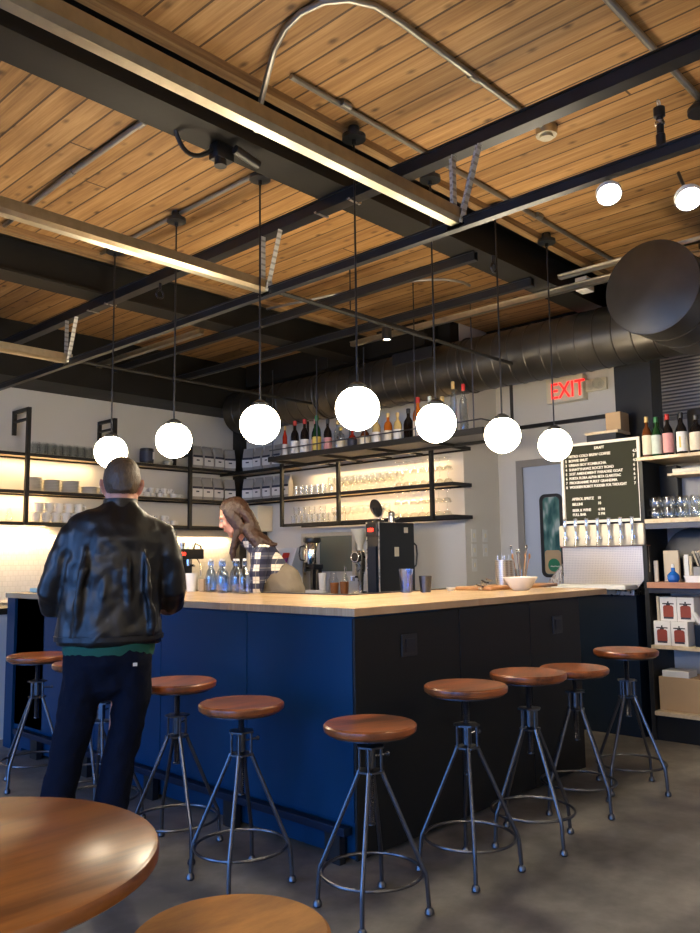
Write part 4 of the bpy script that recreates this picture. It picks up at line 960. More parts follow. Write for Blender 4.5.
L = [('NITRO COLD BREW COFFEE', '4.5'), ('BOWIE SMUT', '7'), ('URBAN BOY KOMBUCHA', '4.5'), ('SHANTYHAWZ ROCKY ROAD', '6'), ('21ST AMENDMENT PARADISE GOAT', '6'), ('PORTA FLORA ALPHA BETA CLARSTEAC', '6'), ('PROGRAMME FURRY GRANDMA', '7'), ('WOODEN ROBOT FODDER FOR THOUGHT', '7')]
for i, (a, b_) in enumerate(L):
    z = .495-.034*i
    line(str(i+1), .59, z); line(a, .560, z, .028, .95 if len(a) < 29 else .82); line(b_, .045, z)
for z, a, b_ in ((.165, 'APEROL SPRITZ', '10'), (.125, 'BELLINI', '10'), (.078, 'BEER & WINE', '4 PM'), (.045, 'FULL BAR', '5 PM')):
    line(a, .545, z); line(b_, .335, z)
t = tag(MB().box(5.80, 6.0, 2.68, 2.92, 2.0, 2.205, .002).build('shelf_box', 'black_plastic', smooth=False), 'small dark shelf box above the letter board', 'box')
MB().box(5.795, 6.01, 2.66, 2.93, 2.2055, 2.225).build('top_board', 'shelfwood', t, smooth=False)
tag(MB().box(5.85, 6.0, 2.66, 2.78, 2.226, 2.37, .002).build('cardboard_box', 'card', smooth=False), 'small brown cardboard box on the dark shelf box above the letter board', 'box')

# ------------------------------------------------------------------ far door, exit sign, vent, switches
d = struct(MB().box(X2+.02, X2+.065, DY0+.001, DY1-.001, .005, DZ-.001).build('door_1', 'door_paint', smooth=False))
MB().box(X2-.014, X2-.0015, DY0-.04, DY0+.03, 0, DZ+.04).box(X2-.014, X2-.0015, DY1-.03, DY1+.04, 0, DZ+.04).box(X2-.014, X2-.0015, DY0+.03, DY1-.03, DZ-.03, DZ+.04).build('door_frame', 'steel_paint', d, smooth=False)
def rrect(y0, y1, z0, z1, r, n=6):
    P = []
    for cy, cz, a0 in ((y1-r, z1-r, 0), (y0+r, z1-r, PI/2), (y0+r, z0+r, PI), (y1-r, z0+r, 1.5*PI)):
        for k in range(n+1): a = a0+PI/2*k/n; P.append((cy+r*math.cos(a), cz+r*math.sin(a)))
    return P
o_, i_ = rrect(3.755, 3.995, 1.075, 1.865, .06), rrect(3.785, 3.965, 1.105, 1.835, .04)
b = MB(); A = [[b.bm.verts.new((x, y, z)) for y, z in P] for x, P in ((X2+.004, o_), (X2+.004, i_), (X2+.0195, o_), (X2+.0195, i_))]; n = len(o_)
for k in range(n):
    q = (k+1) % n
    b.bm.faces.new((A[0][k], A[0][q], A[1][q], A[1][k])); b.bm.faces.new((A[0][k], A[2][k], A[2][q], A[0][q])); b.bm.faces.new((A[1][k], A[1][q], A[3][q], A[3][k]))
b.build('window_gasket', 'black_plastic', d, smooth=False)
MB().prism(rrect(3.786, 3.964, 1.106, 1.834, .04), 'X', X2+.012, X2+.0195).build('window_pane', 'door_glass', d, smooth=False)
MB().prism(rrect(3.79, 3.96, 1.11, 1.33, .03), 'X', X2+.009, X2+.0115).build('paper_notice', 'brown_paper', d, smooth=False)
st_ = MB().lathe([(0, 0), (.062, 0), (.062, .002), (0, .002)], n=32).xf(Matrix.Rotation(-PI/2, 4, 'Y')).build('round_sticker', 'green_sticker', d, loc=(X2+.0088, 3.865, 1.19))
text('~~~', .07, st_, (-.003, .035, -.03), FACE_X, 'label_teal', 'wavy_mark')
t = thing('exit_sign', 'lit red EXIT sign with clear emergency lamp heads on the far wall', 'exit sign', (X2-.10, 3.435, 2.71))
MB().box(.0, .095, .0, .38, .0, .235, .006).build('housing', 'cream', t, smooth=False)
text('EXIT', .215, t, (-.0025, .335, .038), FACE_X, 'exit_red', 'exit_letters', 'LEFT', .002, .80)
for y in (-.05, -.15):
    MB().cyl((.03, y, .12), (-.02, y, .12), .045, .05, n=20).cyl((.03, y, .12), (.09, y, .12), .02).build('lamp_head', 'glass', t)
MB().box(.05, .094, -.20, -.001, .07, .18, .004).build('lamp_base', 'cream', t, smooth=False)
t = thing('wall_vent', 'grey louvred vent high on the wall near the right edge', 'vent', (X2-.03, 2.35, 2.42))
MB().box(.0, .028, .0, .03, .0, .58).box(.0, .028, .45, .48, .0, .58).box(.0, .028, .03, .45, .0, .03).box(.0, .028, .03, .45, .55, .58).build('frame', 'grey_panel', t, smooth=False)
b = MB()
for k in range(17): b.prism([(.0, .035+.03*k), (.004, .035+.03*k), (.026, .055+.03*k), (.022, .055+.03*k)], 'Y', .031, .449)
b.build('louvres', 'grey_panel', t, smooth=False)
i = 0
for x in (6.43, 6.62):
    for z in (1.42, 1.28, 1.14):
        i += 1
        if i == 6: break
        o = tag(MB().box(x-.04, x+.04, YR-.007, YR-.0005, z, z+.12, .002).build('wall_switch', 'white_plastic', smooth=False), 'white wall switch in the %s column beside the door, %s from the top' % ('left' if x < 6.5 else 'right', ORD[(i-1) % 3]), 'switch', 'white wall switches beside the door')
        MB().box(x-.012, x+.012, YR-.012, YR-.0072, z+.04, z+.08).build('toggle', 'cream', o, smooth=False)

# ------------------------------------------------------------------ shelf unit at the right edge
UX, UY0, UY1 = 5.65, 1.35, 2.455
t = thing('shelf_unit', 'tall black shelf unit with wooden shelves at the right edge', 'shelf unit', (UX, UY0, 0)); D = UY1-UY0
MB().box(0, .40, D-.03, D, 0, 1.95).build('side_panel', 'charcoal', t, smooth=False); MB().box(0, .40, 0, .03, 0, 1.95).build('side_panel', 'charcoal', t, smooth=False)
MB().box(.385, .399, .03, D-.03, .18, 1.045).build('lower_back', 'white_plastic', t, smooth=False)
MB().box(.385, .399, .03, D-.03, 1.085, 1.93).build('upper_back', 'grey_panel', t, smooth=False)
MB().box(.02, .38, .03, D-.03, 0, .17).build('plinth', 'charcoal', t, smooth=False)
for z0, z1, m, a, b_ in ((.171, .20, 'shelfwood', -.01, .38), (.625, .65, 'shelfwood', -.01, .38), (1.045, 1.085, 'redwood', -.03, .40), (1.50, 1.53, 'shelfwood', -.01, .38), (1.9505, 1.975, 'shelfwood', -.02, .41)):
    ya, yb = (.0305, D-.0305) if z1 < 1.04 or 1.4 < z0 < 1.9 else (0, D)
    if z0 > 1.04 and z0 < 1.1: ya, yb = .0305, D-.0305
    MB().box(a, b_, ya, yb, z0, z1, .002).build('shelf_board', m, t, smooth=False)
MB().box(.0, .02, .03, D-.03, 1.01, 1.044).box(.0, .02, .03, D-.03, 1.46, 1.4995).build('rail', 'iron_dark', t, smooth=False)
MB().box(.12, .38, .031, D-.16, 1.84, 1.855).build('inner_shelf', 'shelfwood', t, smooth=False)
MB().box(.30, .383, D-.16, D-.031, 1.535, 1.93).build('inner_panel', 'charcoal', t, smooth=False)
# bottles on top
zt2 = 1.9755
R_ = [(2.415, 'brown_liquor', .30, .034, 'gold', 'label', 'spirit', 'amber bottle with a tan cork at the left end of the shelf unit top'),
      (2.345, 'wine_green', .29, .036, 'green_cap', 'label_teal', 'wine', 'dark green bottle with a pale green label on the shelf unit'),
      (2.262, 'wine_dark', .30, .036, 'red', 'label_pink', 'wine', 'dark bottle with a red cap and pink label on the shelf unit'),
      (2.165, 'wine_dark', .30, .036, 'black_plastic', 'label_white', 'wine', 'dark bottle with a tall white and yellow label on the shelf unit'),
      (2.06, 'wine_dark', .27, .048, 'black_plastic', 'label', 'spirit', 'wide dark bottle with a cream label at the right edge of the shelf unit'),
      (1.93, 'wine_green', .30, .036, 'gold', 'label_white', 'wine', 'green bottle on the shelf unit just beyond the picture edge')]
for y, g, h, r, cap, lab, kind, lb in R_[:5]:
    o = bottle((5.74, y, zt2), g, h, r, cap, lab, kind, lb, 'bottles on top of the shelf unit', None, (.08, .55))
    if 'yellow' in lb: MB().box(-.0385, -.0375, -.006, .006, .05, .13).build('label_stripe', 'label_yellow', o, smooth=False)
for x, y, g, lb in ((5.86, 2.38, 'wine_green', 'green bottle in the rear row, behind the pale green label'), (5.86, 2.22, 'wine_dark', 'dark bottle in the rear row, behind the red capped bottle')):
    bottle((x, y, zt2), g, .31, .037, 'black_plastic', None, 'wine', lb, 'bottles on top of the shelf unit')
tag(MB().lathe([(0, 0), (.10, 0), (.105, .32), (.10, .34), (0, .34)], n=32).build('black_bucket', 'black_plastic', loc=(5.945, 2.085, zt2)), 'black cylinder standing behind the bottles at the right edge', 'container')
# jars of glass on the second shelf
gj = tag(MB().lathe([(0, .006), (.034, .006), (.040, .05), (.032, .075), (.035, .078), (.044, .05), (.036, 0), (0, 0)], n=20).build('glass_cup', 'glass'), 'x', 'glass cup'); MB().tube([(-.03, .0, .065), (-.06, 0, .06), (-.06, 0, .025), (-.036, 0, .02)], .004, 6).build('handle', 'glass', gj); first = True
for t_, nm in ((0, 'lower tier'), (1, 'upper tier')):
    for r_, (x, rn) in enumerate(((5.71, 'front'), (5.835, 'rear'))):
        for k in range(6):
            o = gj if first else dup(gj); first = False
            o.location = (x, 2.365-.095*k, 1.5305+.079*t_); o.rotation_euler = (0, 0, random.uniform(-.8, .8))
            tag(o, 'glass cup on the shelf unit, %s row, %s from left, %s' % (rn, ORD[k], nm), 'glass cup', 'glass cups on the shelf unit')
tag(MB().box(5.80, 5.93, 1.70, 2.27, 1.8555, 1.89, .004).build('steel_tray', 'plate_edge', smooth=False), 'shallow metal tray on the small inner shelf above the glass cups', 'tray')
# things on the counter level
zc3 = 1.0855
tag(MB().lathe([(0, 0), (.185, 0), (.19, .006), (.19, .012), (0, .012)], n=48).xf(Matrix.Rotation(-PI/2+.12, 4, 'Y')).build('round_tray', 'black_plastic', loc=(5.95, 2.22, zc3+.191)), 'large round black tray leaning upright in the shelf unit', 'tray')
tag(MB().box(-.012, .012, -.055, .055, 0, .22, .003).build('menu_card_stand', 'tan_panel', smooth=False, loc=(5.80, 2.31, zc3)), 'beige upright board in front of the round black tray', 'board')
tag(MB().box(-.010, .010, -.014, .014, 0, .15, .002).build('menu_card', 'label', smooth=False, loc=(5.74, 2.40, zc3)), 'narrow cream card left of the beige upright board', 'card')
tag(MB().box(-.010, .010, -.03, .03, 0, .18, .002).build('menu_card', 'tan_panel', smooth=False, loc=(5.84, 2.21, zc3)), 'narrow beige card right of the beige upright board', 'card')
o = tag(MB().lathe([(0, 0), (.03, 0), (.042, .02), (.040, .05), (.014, .075), (.013, .10), (0, .10)], n=20).build('blue_flask', 'blue', loc=(5.70, 2.265, zc3)), 'small round flask of blue liquid on the wooden counter shelf', 'flask')
MB().lathe([(0, .1005), (.012, .1005), (.010, .125), (0, .127)], n=12).build('stopper', 'white', o)
tag(MB().prism([(-.13, 0), (.13, 0), (.16, .045), (-.16, .045)], 'X', -.09, .09).build('white_tray', 'white', smooth=False, loc=(5.77, 2.03, zc3)), 'white tray under the cutlery at the right edge', 'tray')
o = tag(MB().box(-.06, .06, -.09, .09, 0, .06, .004).build('cutlery_box', 'grey_panel', smooth=False, loc=(5.77, 2.04, zc3+.0455)), 'grey box of cutlery standing on the white tray', 'box')
for k in range(8):
    y = 2.11-.02*k
    tag(MB().tube([(5.76, y, zc3+.11), (5.76+.01*(k % 2), y+.03, zc3+.20)], .006, 8).sphere((5.76+.01*(k % 2), y+.032, zc3+.205), .011, n=10, m=8).build('cutlery', 'steel' if k % 2 else 'tan_panel'), '%s piece of cutlery from the left in the grey box' % ORD[k], 'cutlery', 'cutlery in the grey box')
tag(MB().box(-.008, .008, -.014, .014, 0, .19, .002).build('salt_grinder', 'white_plastic', smooth=False, loc=(5.72, 2.175, zc3)), 'slim white upright holder left of the cutlery', 'holder')
# jar boxes
def jar_box(loc, lb):
    o = tag(MB().box(-.058, .058, -.058, .058, 0, .165, .002).build('jar_box', 'label_white', smooth=False), lb, 'box', 'white boxes with jar pictures'); o.location = loc
    MB().prism(rrect(-.036, .036, .018, .108, .016), 'X', -.0595, -.0582).build('jar_picture', 'jar_red', o, smooth=False)
    MB().box(-.0605, -.0596, -.034, .034, .015, .028).build('jar_base_print', 'navy_label', o, smooth=False)
    MB().box(-.0595, -.0582, -.04, .04, .115, .123).box(-.0595, -.0582, -.014, .014, .107, .1145).box(-.0595, -.0582, -.005, .005, .1235, .135).build('lid_print', 'black_plastic', o, smooth=False)
    MB().box(-.03, .03, .0582, .0592, .03, .12).build('side_print', 'label_yellow', o, smooth=False)
jar_box((5.73, 2.355, .6505), 'lower left white box printed with a red jar'); jar_box((5.73, 2.235, .6505), 'lower right white box printed with a red jar')
jar_box((5.76, 2.315, .816), 'upper left white box printed with a red jar'); jar_box((5.76, 2.195, .816), 'upper right white box printed with a red jar')
tag(MB().box(5.70, 5.72, 2.378, 2.395, .816, .985).build('menu_folder', 'tan_panel', smooth=False), 'narrow brown folder left of the stacked jar boxes', 'folder')
t = thing('hand_brush', 'white mitten shaped brushes standing in a dark pot beside the jar boxes', 'brush pot', (5.72, 2.08, .6505))
MB().box(-.04, .04, -.055, .055, 0, .15, .004).build('pot', 'navy_dark', t, smooth=False)
MB().box(-.045, -.0405, -.012, .012, 0, .15).build('stripe', 'white', t, smooth=False)
MB().loft([(0, .02, .151), (0, .05, .20), (0, .075, .24)], [(.02, .02), (.03, .018), (.018, .012)], 14, round_caps=True).loft([(0, -.02, .151), (0, -.03, .21), (0, -.035, .26)], [(.018, .018), (.028, .018), (.016, .012)], 14, round_caps=True).build('brush_head', 'white', t)
tag(MB().box(5.70, 5.98, 2.10, 2.41, .2005, .43, .003).build('cardboard_box', 'card', smooth=False), 'large brown cardboard box on the bottom shelf of the unit', 'box')
tag(MB().box(5.705, 5.86, 2.20, 2.385, .4305, .475, .003).build('white_carton', 'white_plastic', smooth=False), 'flat white carton lying on the large cardboard box', 'box')

# ------------------------------------------------------------------ people
def remesh(o, vox, smooth=6, f=.5):
    m = o.modifiers.new('r', 'REMESH'); m.mode = 'VOXEL'; m.voxel_size = vox; m.use_smooth_shade = True
    s = o.modifiers.new('s', 'SMOOTH'); s.iterations = smooth; s.factor = f
    return o
def wrinkle(o, size, strength):
    t = bpy.data.textures.new('folds', 'CLOUDS'); t.noise_scale = size; t.noise_depth = 1
    m = o.modifiers.new('d', 'DISPLACE'); m.texture = t; m.strength = strength; m.mid_level = .5; m.texture_coords = 'LOCAL'
    return o
def put(b, sub, M):
    """merge sub-builder into b through matrix M"""
    sub.xf(M); me = bpy.data.meshes.new('tmp'); sub.bm.to_mesh(me); sub.bm.free(); b.bm.from_mesh(me); bpy.data.meshes.remove(me); return b
def head_geo(fem=False):
    h = MB(); k = .94 if fem else 1.0
    h.sphere((0, -.012, .030), 1, (.076, .097, .094), 28, 20)
    h.sphere((0, .030, -.040), 1, (.058*k, .062, .080), 24, 16)
    h.sphere((0, .062, -.098), 1, (.024*k, .024, .020), 14, 10)
    h.loft([(-.056, .0, -.045), (-.040, .045, -.088), (0, .066, -.102), (.040, .045, -.088), (.056, .0, -.045)], [.016, .017, .018, .017, .016], 10, round_caps=True)
    h.loft([(0, .082, .030), (0, .096, .004), (0, .108, -.020), (0, .100, -.028)], [(.009, .008), (.010, .010), (.014, .012), (.012, .008)], 12, round_caps=True)
    for s in (-1, 1):
        h.sphere((s*.013, .098, -.024), .0085, n=10, m=8)
        h.sphere((s*.036, .060, -.020), 1, (.026, .026, .028), 14, 10)
        h.loft([(s*.050, .066, .028), (s*.028, .083, .034), (s*.008, .086, .030)], [.009, .010, .009], 10, round_caps=True)
        if not fem: h.loft([(s*.072, .010, -.030), (s*.082, -.004, -.018), (s*.092, -.018, .008), (s*.091, -.014, .028), (s*.078, .004, .028)], [(.006, .008), (.007, .011), (.007, .012), (.007, .011), (.006, .008)], 10, round_caps=True)
    h.loft([(-.022, .080, -.060), (0, .088, -.058), (.022, .080, -.060)], [.007, .009, .007], 10, round_caps=True)
    return h
def face_parts(body, M):
    for s in (-1, 1):
        e = MB().sphere((s*.031, .076, .012), .0125, n=16, m=12); e.xf(M); eo = e.build('eye', 'eye', body)
        i = MB().sphere((s*.031, .0855, .010), .0055, n=12, m=8); i.xf(M); i.build('iris', 'iris', eo)
    l = MB().loft([(-.020, .0865, -.060), (0, .0955, -.058), (.020, .0865, -.060)], [(.003, .004), (.005, .006), (.003, .004)], 10, round_caps=True); l.xf(M); l.build('lips', 'lips', body)
def hand(b, wrist, dirv, palm_n, side=1, curl=.5):
    """palm with four unequal curled fingers and a thumb; dirv = towards the fingers, palm_n = out of the palm"""
    d = Vector(dirv).normalized(); n = Vector(palm_n); n = (n-d*n.dot(d)).normalized(); r = d.cross(n)*side; w = Vector(wrist)
    b.loft([w-d*.02, w+d*.03, w+d*.06, w+d*.088], [(.027, .019), (.036, .017), (.041, .015), (.038, .012)], 14, up=n, round_caps=True)
    for i, (off, ln) in enumerate(((-.030, .070), (-.010, .080), (.011, .074), (.030, .058))):
        p = w+d*.080+r*off; P = [p-d*.02, p]; a = 0; q = p
        for sfrac in (.45, .32, .26):
            a += curl; q = q+(d*math.cos(a)+n*math.sin(a))*ln*sfrac; P.append(q)
        b.loft(P, [.0095, .0095, .0088, .0080, .0070], 8, up=r, round_caps=True)
    p = w+d*.02-r*.030
    b.loft([p, p+d*.02-r*.022+n*.008, p+d*.048-r*.032+n*.02, p+d*.068-r*.026+n*.032], [.014, .012, .0105, .009], 8, round_caps=True)

def make_man():
    t = thing('person', 'man seen from behind in a black leather jacket standing at the bar', 'person', (1.85, 3.08, 0), math.atan2(-1.95, 3.24)); t.scale = (.95, .95, .983)
    HM = Matrix.Translation((-.004, .03, 1.625)) @ Matrix.Rotation(-.22, 4, 'X')
    b = MB()
    put(b, head_geo(), HM)
    b.loft([(-.004, .02, 1.58), (-.010, .0, 1.50), (-.015, -.015, 1.42)], [(.058, .060), (.062, .064), (.085, .07)], 18)
    b.loft([(-.05, 0, .88), (-.045, 0, 1.0), (-.035, .01, 1.15), (-.025, .0, 1.30), (-.02, -.01, 1.40), (-.015, -.015, 1.46)], [(.175, .115), (.165, .11), (.17, .115), (.185, .12), (.17, .10), (.08, .07)], 20, up=(0, 1, 0), round_caps=True)
    LA = [(-.17, -.01, 1.425), (-.25, .0, 1.30), (-.292, .02, 1.16), (-.245, .16, 1.11), (-.17, .28, 1.12)]; RA = [(.13, -.01, 1.425), (.20, .0, 1.30), (.228, .02, 1.16), (.19, .16, 1.11), (.10, .28, 1.12)]
    for A in (LA, RA): b.loft(A, [.055, .048, .042, .036, .027], 12, round_caps=True)
    hand(b, (-.165, .285, 1.12), (.35, .9, .05), (.9, -.35, -.1), -1, .55); hand(b, (.095, .285, 1.12), (-.35, .9, .05), (-.9, -.35, -.1), 1, .55)
    LL = [(-.13, 0, .90), (-.165, .02, .70), (-.215, .03, .50), (-.26, .0, .28), (-.285, -.02, .09)]; RL = [(.04, 0, .90), (.045, .02, .70), (.01, .03, .50), (-.03, .0, .28), (-.06, -.02, .09)]
    for A in (LL, RL): b.loft(A, [.09, .08, .058, .05, .035], 14, round_caps=True)
    for x in (-.285, -.06): b.loft([(x, -.04, .05), (x, .06, .045), (x-.005, .15, .03)], [(.036, .036), (.042, .034), (.036, .02)], 12, round_caps=True)
    body = remesh(b.build('body', 'skin', t), .0062, 3)
    face_parts(body, HM)
    # hair: short cap, cut round the ears
    h = MB(); h.sphere((0, -.016, .034), 1, (.0825, .102, .0955), 40, 28); h.sphere((0, -.018, .054), 1, (.080, .097, .079), 36, 24)
    bm = h.bm
    bmesh.ops.bisect_plane(bm, geom=bm.verts[:]+bm.edges[:]+bm.faces[:], plane_co=(0, .058, .050), plane_no=(0, .80, -.60), clear_outer=True)
    bmesh.ops.bisect_plane(bm, geom=bm.verts[:]+bm.edges[:]+bm.faces[:], plane_co=(0, -.04, -.040), plane_no=(0, .35, -1), clear_outer=True)
    bmesh.ops.holes_fill(bm, edges=[e for e in bm.edges if e.is_boundary])
    h.loft([(0, -.088, -.01), (0, -.086, -.035)], [(.052, .014), (.044, .009)], 16, up=(0, 1, 0), round_caps=True)
    h.xf(HM); ho = remesh(h.build('hair', 'hair_grey', t), .006, 3)
    wrinkle(ho, .006, .004)
    # jacket
    j = MB()
    j.loft([(-.045, 0, .955), (-.045, 0, 1.0), (-.045, 0, 1.10), (-.038, .0, 1.22), (-.030, -.005, 1.34), (-.022, -.010, 1.41), (-.018, -.012, 1.455), (-.014, -.010, 1.485), (-.012, -.008, 1.512), (-.010, -.004, 1.535), (-.009, .002, 1.56)],
           [(.222, .150), (.228, .156), (.220, .150), (.218, .145), (.222, .142), (.222, .130), (.210, .112), (.180, .096), (.128, .082), (.086, .075), (.072, .070)], 32, up=(0, 1, 0))
    j.loft([(-.15, -.012, 1.445), (-.205, -.01, 1.415), (-.255, .0, 1.31), (-.295, .015, 1.17), (-.285, .06, 1.115), (-.235, .17, 1.11), (-.185, .265, 1.12)], [(.050, .050), (.062, .062), (.064, .062), (.058, .058), (.056, .056), (.052, .05), (.042, .04)], 18)
    j.loft([(.12, -.012, 1.445), (.168, -.01, 1.415), (.208, .0, 1.31), (.232, .015, 1.17), (.225, .06, 1.115), (.18, .17, 1.11), (.115, .265, 1.12)], [(.050, .050), (.062, .062), (.064, .062), (.058, .058), (.056, .056), (.052, .05), (.042, .04)], 18)
    # folds: vertical pleats down the back and creases round the elbows
    for x0, x1, z0, z1, r in ((-.15, -.19, 1.36, .98, .017), (-.06, -.08, 1.30, .96, .014), (.02, .045, 1.38, .98, .015), (.10, .135, 1.34, 1.0, .016)):
        pts = [(x0+(x1-x0)*k/5+.006*math.sin(k*2), -.128-.012*math.sin(k*.9), z0+(z1-z0)*k/5) for k in range(6)]
        j.loft(pts, [r*.4, r, r*1.1, r, r*1.1, r*.5], 10, round_caps=True)
    jo = remesh(j.build('jacket', 'leather', t), .0085, 4, .5); wrinkle(jo, .085, .022)
    MB().loft([(-.045, 0, .975), (-.045, 0, .995)], [(.2335, .1615), (.2335, .1615)], 40, up=(0, 1, 0)).build('hem_band', 'leather', t)
    c = MB(); c.lathe([(.074, 1.53), (.080, 1.532), (.075, 1.572), (.070, 1.574)], c=(-.009, .0, 0), n=32, closed=True); c.build('collar', 'leather', t)
    g = MB(); g.loft([(-.045, 0, .905), (-.045, 0, .93), (-.045, 0, .99)], [(.190, .136), (.196, .14), (.20, .135)], 32, up=(0, 1, 0)); g.build('shirt_hem', 'green_shirt', t)
    # trousers
    p = MB()
    p.loft([(-.048, 0, .985), (-.048, -.005, .93), (-.048, -.012, .88), (-.045, -.01, .835)], [(.178, .122), (.186, .130), (.192, .138), (.165, .115)], 28, up=(0, 1, 0), round_caps=True)
    p.loft([(-.135, -.01, .88), (-.160, .0, .74), (-.190, .01, .60), (-.215, .015, .49), (-.245, .0, .33), (-.270, -.015, .18), (-.288, -.02, .05)], [(.098, .115), (.086, .102), (.077, .090), (.072, .080), (.072, .078), (.070, .075), (.068, .078)], 20, up=(0, 1, 0))
    p.loft([(.045, -.01, .88), (.052, .0, .74), (.036, .01, .60), (.008, .015, .49), (-.018, .0, .33), (-.042, -.015, .18), (-.060, -.02, .05)], [(.096, .115), (.083, .102), (.074, .090), (.071, .080), (.071, .078), (.069, .075), (.068, .078)], 20, up=(0, 1, 0))
    po = remesh(p.build('jeans', 'denim', t), .0085, 4); wrinkle(po, .07, .018)
    MB().box(.055, .073, -.158, -.152, .875, .888).build('pocket_rivet', 'label', t, smooth=False)
    for x in (-.288, -.06):
        s_ = MB(); s_.loft([(x, -.075, .045), (x, .0, .05), (x, .08, .045), (x-.004, .16, .035)], [(.038, .044), (.044, .048), (.048, .042), (.036, .03)], 16, up=(0, 0, 1), round_caps=True)
        so = s_.build('shoe', 'leather', t); MB().box(x-.047, x+.045, -.115, .188, 0, .014, .005).build('sole', 'black_plastic', so)
    return t
make_man()

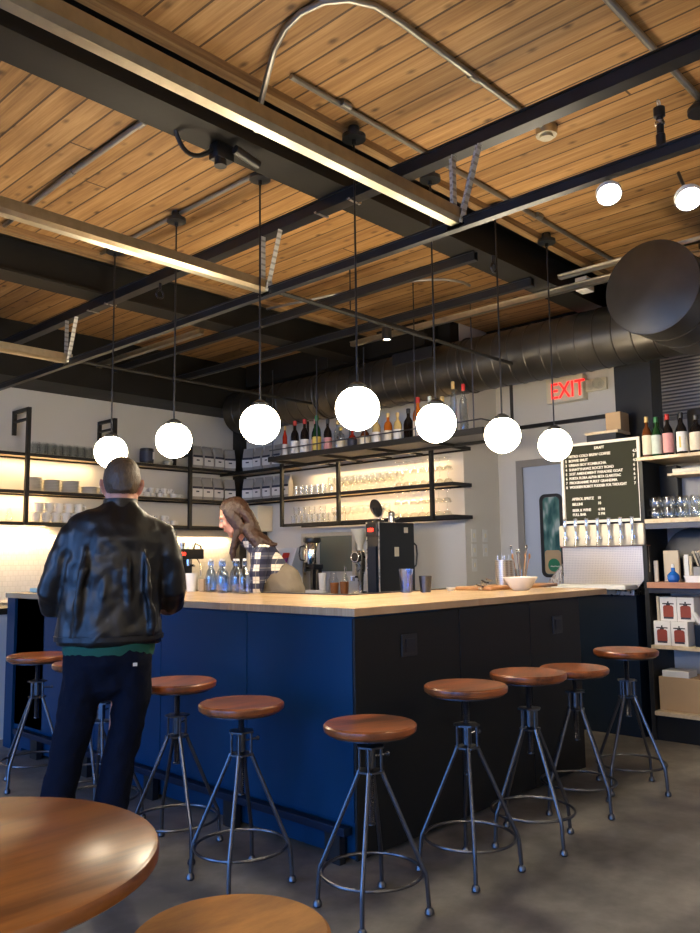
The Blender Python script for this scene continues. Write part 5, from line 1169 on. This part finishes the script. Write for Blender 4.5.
def make_woman():
    fwd = Vector((-.685, .728, 0))
    t = thing('person', 'dark haired woman in a plaid shirt bending over behind the bar', 'person', (3.72, 4.07, 0), math.atan2(-fwd.x, fwd.y))
    HM = Matrix.Translation((0, .375, 1.565)) @ Matrix.Rotation(-.42, 4, 'X')
    b = MB(); put(b, head_geo(True), HM)
    b.loft([(0, .345, 1.53), (0, .29, 1.44), (0, .22, 1.37)], [(.047, .050), (.050, .054), (.08, .06)], 16)
    TP = [(0, .05, .95), (0, .07, 1.05), (0, .11, 1.16), (0, .16, 1.27), (0, .19, 1.35), (0, .22, 1.38)]
    b.loft(TP, [(.13, .09), (.11, .08), (.115, .08), (.13, .08), (.12, .07), (.07, .05)], 20, up=(0, 1, .3), round_caps=True)
    for s in (-1, 1):
        b.loft([(s*.145, .175, 1.33), (s*.185, .19, 1.20), (s*.19, .19, 1.06), (s*.15, .25, 1.00), (s*.10, .31, .94)], [.045, .038, .033, .028, .021], 12, round_caps=True)
        hand(b, (s*.10, .31, .94), (-s*.2, .95, -.15), (-s*.9, -.1, -.3), s, .45)
        b.loft([(s*.08, .05, .93), (s*.09, .07, .70), (s*.09, .02, .48), (s*.09, -.02, .28), (s*.09, -.04, .09)], [.085, .072, .052, .046, .032], 14, round_caps=True)
        b.loft([(s*.09, -.06, .05), (s*.09, .03, .045), (s*.09, .11, .03)], [(.032, .034), (.036, .03), (.03, .018)], 12, round_caps=True)
    body = remesh(b.build('body', 'skin', t), .0062, 3); face_parts(body, HM)
    # hair
    h = MB(); h.sphere((0, -.018, .038), 1, (.086, .106, .100), 36, 26)
    bm = h.bm
    bmesh.ops.bisect_plane(bm, geom=bm.verts[:]+bm.edges[:]+bm.faces[:], plane_co=(0, .040, .050), plane_no=(0, .90, -.43), clear_outer=True)
    bmesh.ops.holes_fill(bm, edges=[e for e in bm.edges if e.is_boundary])
    for s in (-1, 1):
        h.loft([(s*.050, .020, .100), (s*.070, .012, .065), (s*.082, .0, .0), (s*.084, -.012, -.06), (s*.080, -.012, -.11)], [(.018, .028), (.018, .040), (.018, .044), (.019, .042), (.018, .032)], 16, up=(0, 1, 0), round_caps=True)
    h.loft([(0, -.06, .06), (0, -.085, -.02), (0, -.095, -.09), (0, -.10, -.15)], [(.075, .05), (.084, .045), (.085, .04), (.075, .032)], 20, up=(0, 1, 0), round_caps=True)
    h.xf(HM)
    # hanging lengths: gravity pulls these straight down
    h.loft([(-.080, .335, 1.49), (-.088, .355, 1.42), (-.088, .375, 1.34), (-.085, .37, 1.28), (-.08, .35, 1.24)], [(.018, .026), (.018, .022), (.016, .019), (.013, .015), (.005, .006)], 12, round_caps=True)
    h.loft([(.07, .34, 1.49), (.075, .37, 1.40), (.07, .39, 1.33), (.065, .38, 1.27)], [(.02, .026), (.022, .026), (.018, .02), (.006, .008)], 12, round_caps=True)
    h.loft([(-.02, .26, 1.50), (-.03, .21, 1.44), (-.04, .155, 1.405), (-.045, .115, 1.375), (-.05, .085, 1.38)], [(.075, .040), (.078, .034), (.070, .028), (.05, .022), (.02, .012)], 16, round_caps=True)
    h.loft([(-.06, .29, 1.49), (-.09, .235, 1.42), (-.10, .19, 1.36), (-.10, .15, 1.31), (-.10, .145, 1.27)], [(.03, .04), (.032, .036), (.028, .032), (.022, .026), (.008, .012)], 14, round_caps=True)
    ho = remesh(h.build('hair', 'hair_brown', t), .0065, 3); wrinkle(ho, .02, .010)
    # shirt
    s_ = MB()
    s_.loft([(0, .10, 1.02), (0, .11, 1.12), (0, .145, 1.24), (0, .185, 1.33), (0, .225, 1.375), (0, .265, 1.40)], [(.145, .125), (.150, .125), (.162, .118), (.150, .092), (.095, .068), (.062, .056)], 28, up=(0, 1, .3))
    for s in (-1, 1): s_.loft([(s*.12, .17, 1.345), (s*.165, .178, 1.31), (s*.195, .19, 1.20), (s*.20, .20, 1.09), (s*.18, .22, 1.03), (s*.14, .27, .99)], [.048, .060, .056, .050, .046, .038], 16)
    so = remesh(s_.build('plaid_shirt', 'plaid', t), .0085, 4); wrinkle(so, .07, .014)
    MB().loft([(0, .25, 1.385), (0, .30, 1.425)], [(.064, .058), (.060, .052)], 24, caps=False).build('shirt_collar', 'plaid', t)
    # apron and trousers
    a = MB()
    a.loft([(0, .13, 1.16), (0, .10, 1.14), (0, .06, 1.06), (0, .04, .95), (0, .05, .82), (0, .06, .60)], [(.158, .11), (.165, .14), (.185, .165), (.19, .165), (.185, .155), (.19, .16)], 28, up=(0, 1, .2), round_caps=False)
    a.sphere((0, .065, 1.115), 1, (.16, .150, .145), 24, 16)
    ao = remesh(a.build('apron', 'apron', t), .009, 4); wrinkle(ao, .08, .02)
    p = MB()
    for s in (-1, 1): p.loft([(s*.085, -.03, .90), (s*.09, .01, .70), (s*.09, .02, .48), (s*.09, -.02, .28), (s*.09, -.04, .07)], [.095, .085, .068, .062, .055], 16)
    remesh(p.build('trousers', 'denim', t), .009, 3)
    for s in (-1, 1):
        q = MB(); q.loft([(s*.09, -.075, .035), (s*.09, .02, .04), (s*.09, .12, .03)], [(.036, .036), (.042, .038), (.034, .026)], 14, up=(0, 0, 1), round_caps=True); q.build('shoe', 'leather', t)
    return t
make_woman()

# ------------------------------------------------------------------ light
wd = bpy.data.worlds.new('sky'); SC.world = wd; wd.use_nodes = True
nt = wd.node_tree; bg = nt.nodes['Background']
bg.inputs[0].default_value = (.15, .40, 1.0, 1); bg.inputs[1].default_value = 6.5
def portal(y0, y1):
    l = bpy.data.lights.new('window_portal', 'AREA'); l.shape = 'RECTANGLE'; l.size = 2.75; l.size_y = y1-y0; l.cycles.is_portal = True
    o = bpy.data.objects.new('window_portal', l); C.objects.link(o); o.location = (X0-.15, (y0+y1)/2, 1.4); o.rotation_euler = (0, -PI/2, 0)
for a, b_ in OP: portal(a, b_)
SC.view_settings.view_transform = 'Standard'; SC.view_settings.look = 'None'; SC.view_settings.gamma = 1; SC.view_settings.use_curve_mapping = False
SC.view_settings.exposure = 1.0
SC.cycles.use_denoising = True
SC.cycles.max_bounces = 8; SC.cycles.diffuse_bounces = 4; SC.cycles.glossy_bounces = 4; SC.cycles.transparent_max_bounces = 24; SC.cycles.transmission_bounces = 4
SC.cycles.sample_clamp_indirect = 6
SC.cycles.caustics_reflective = False; SC.cycles.caustics_refractive = False
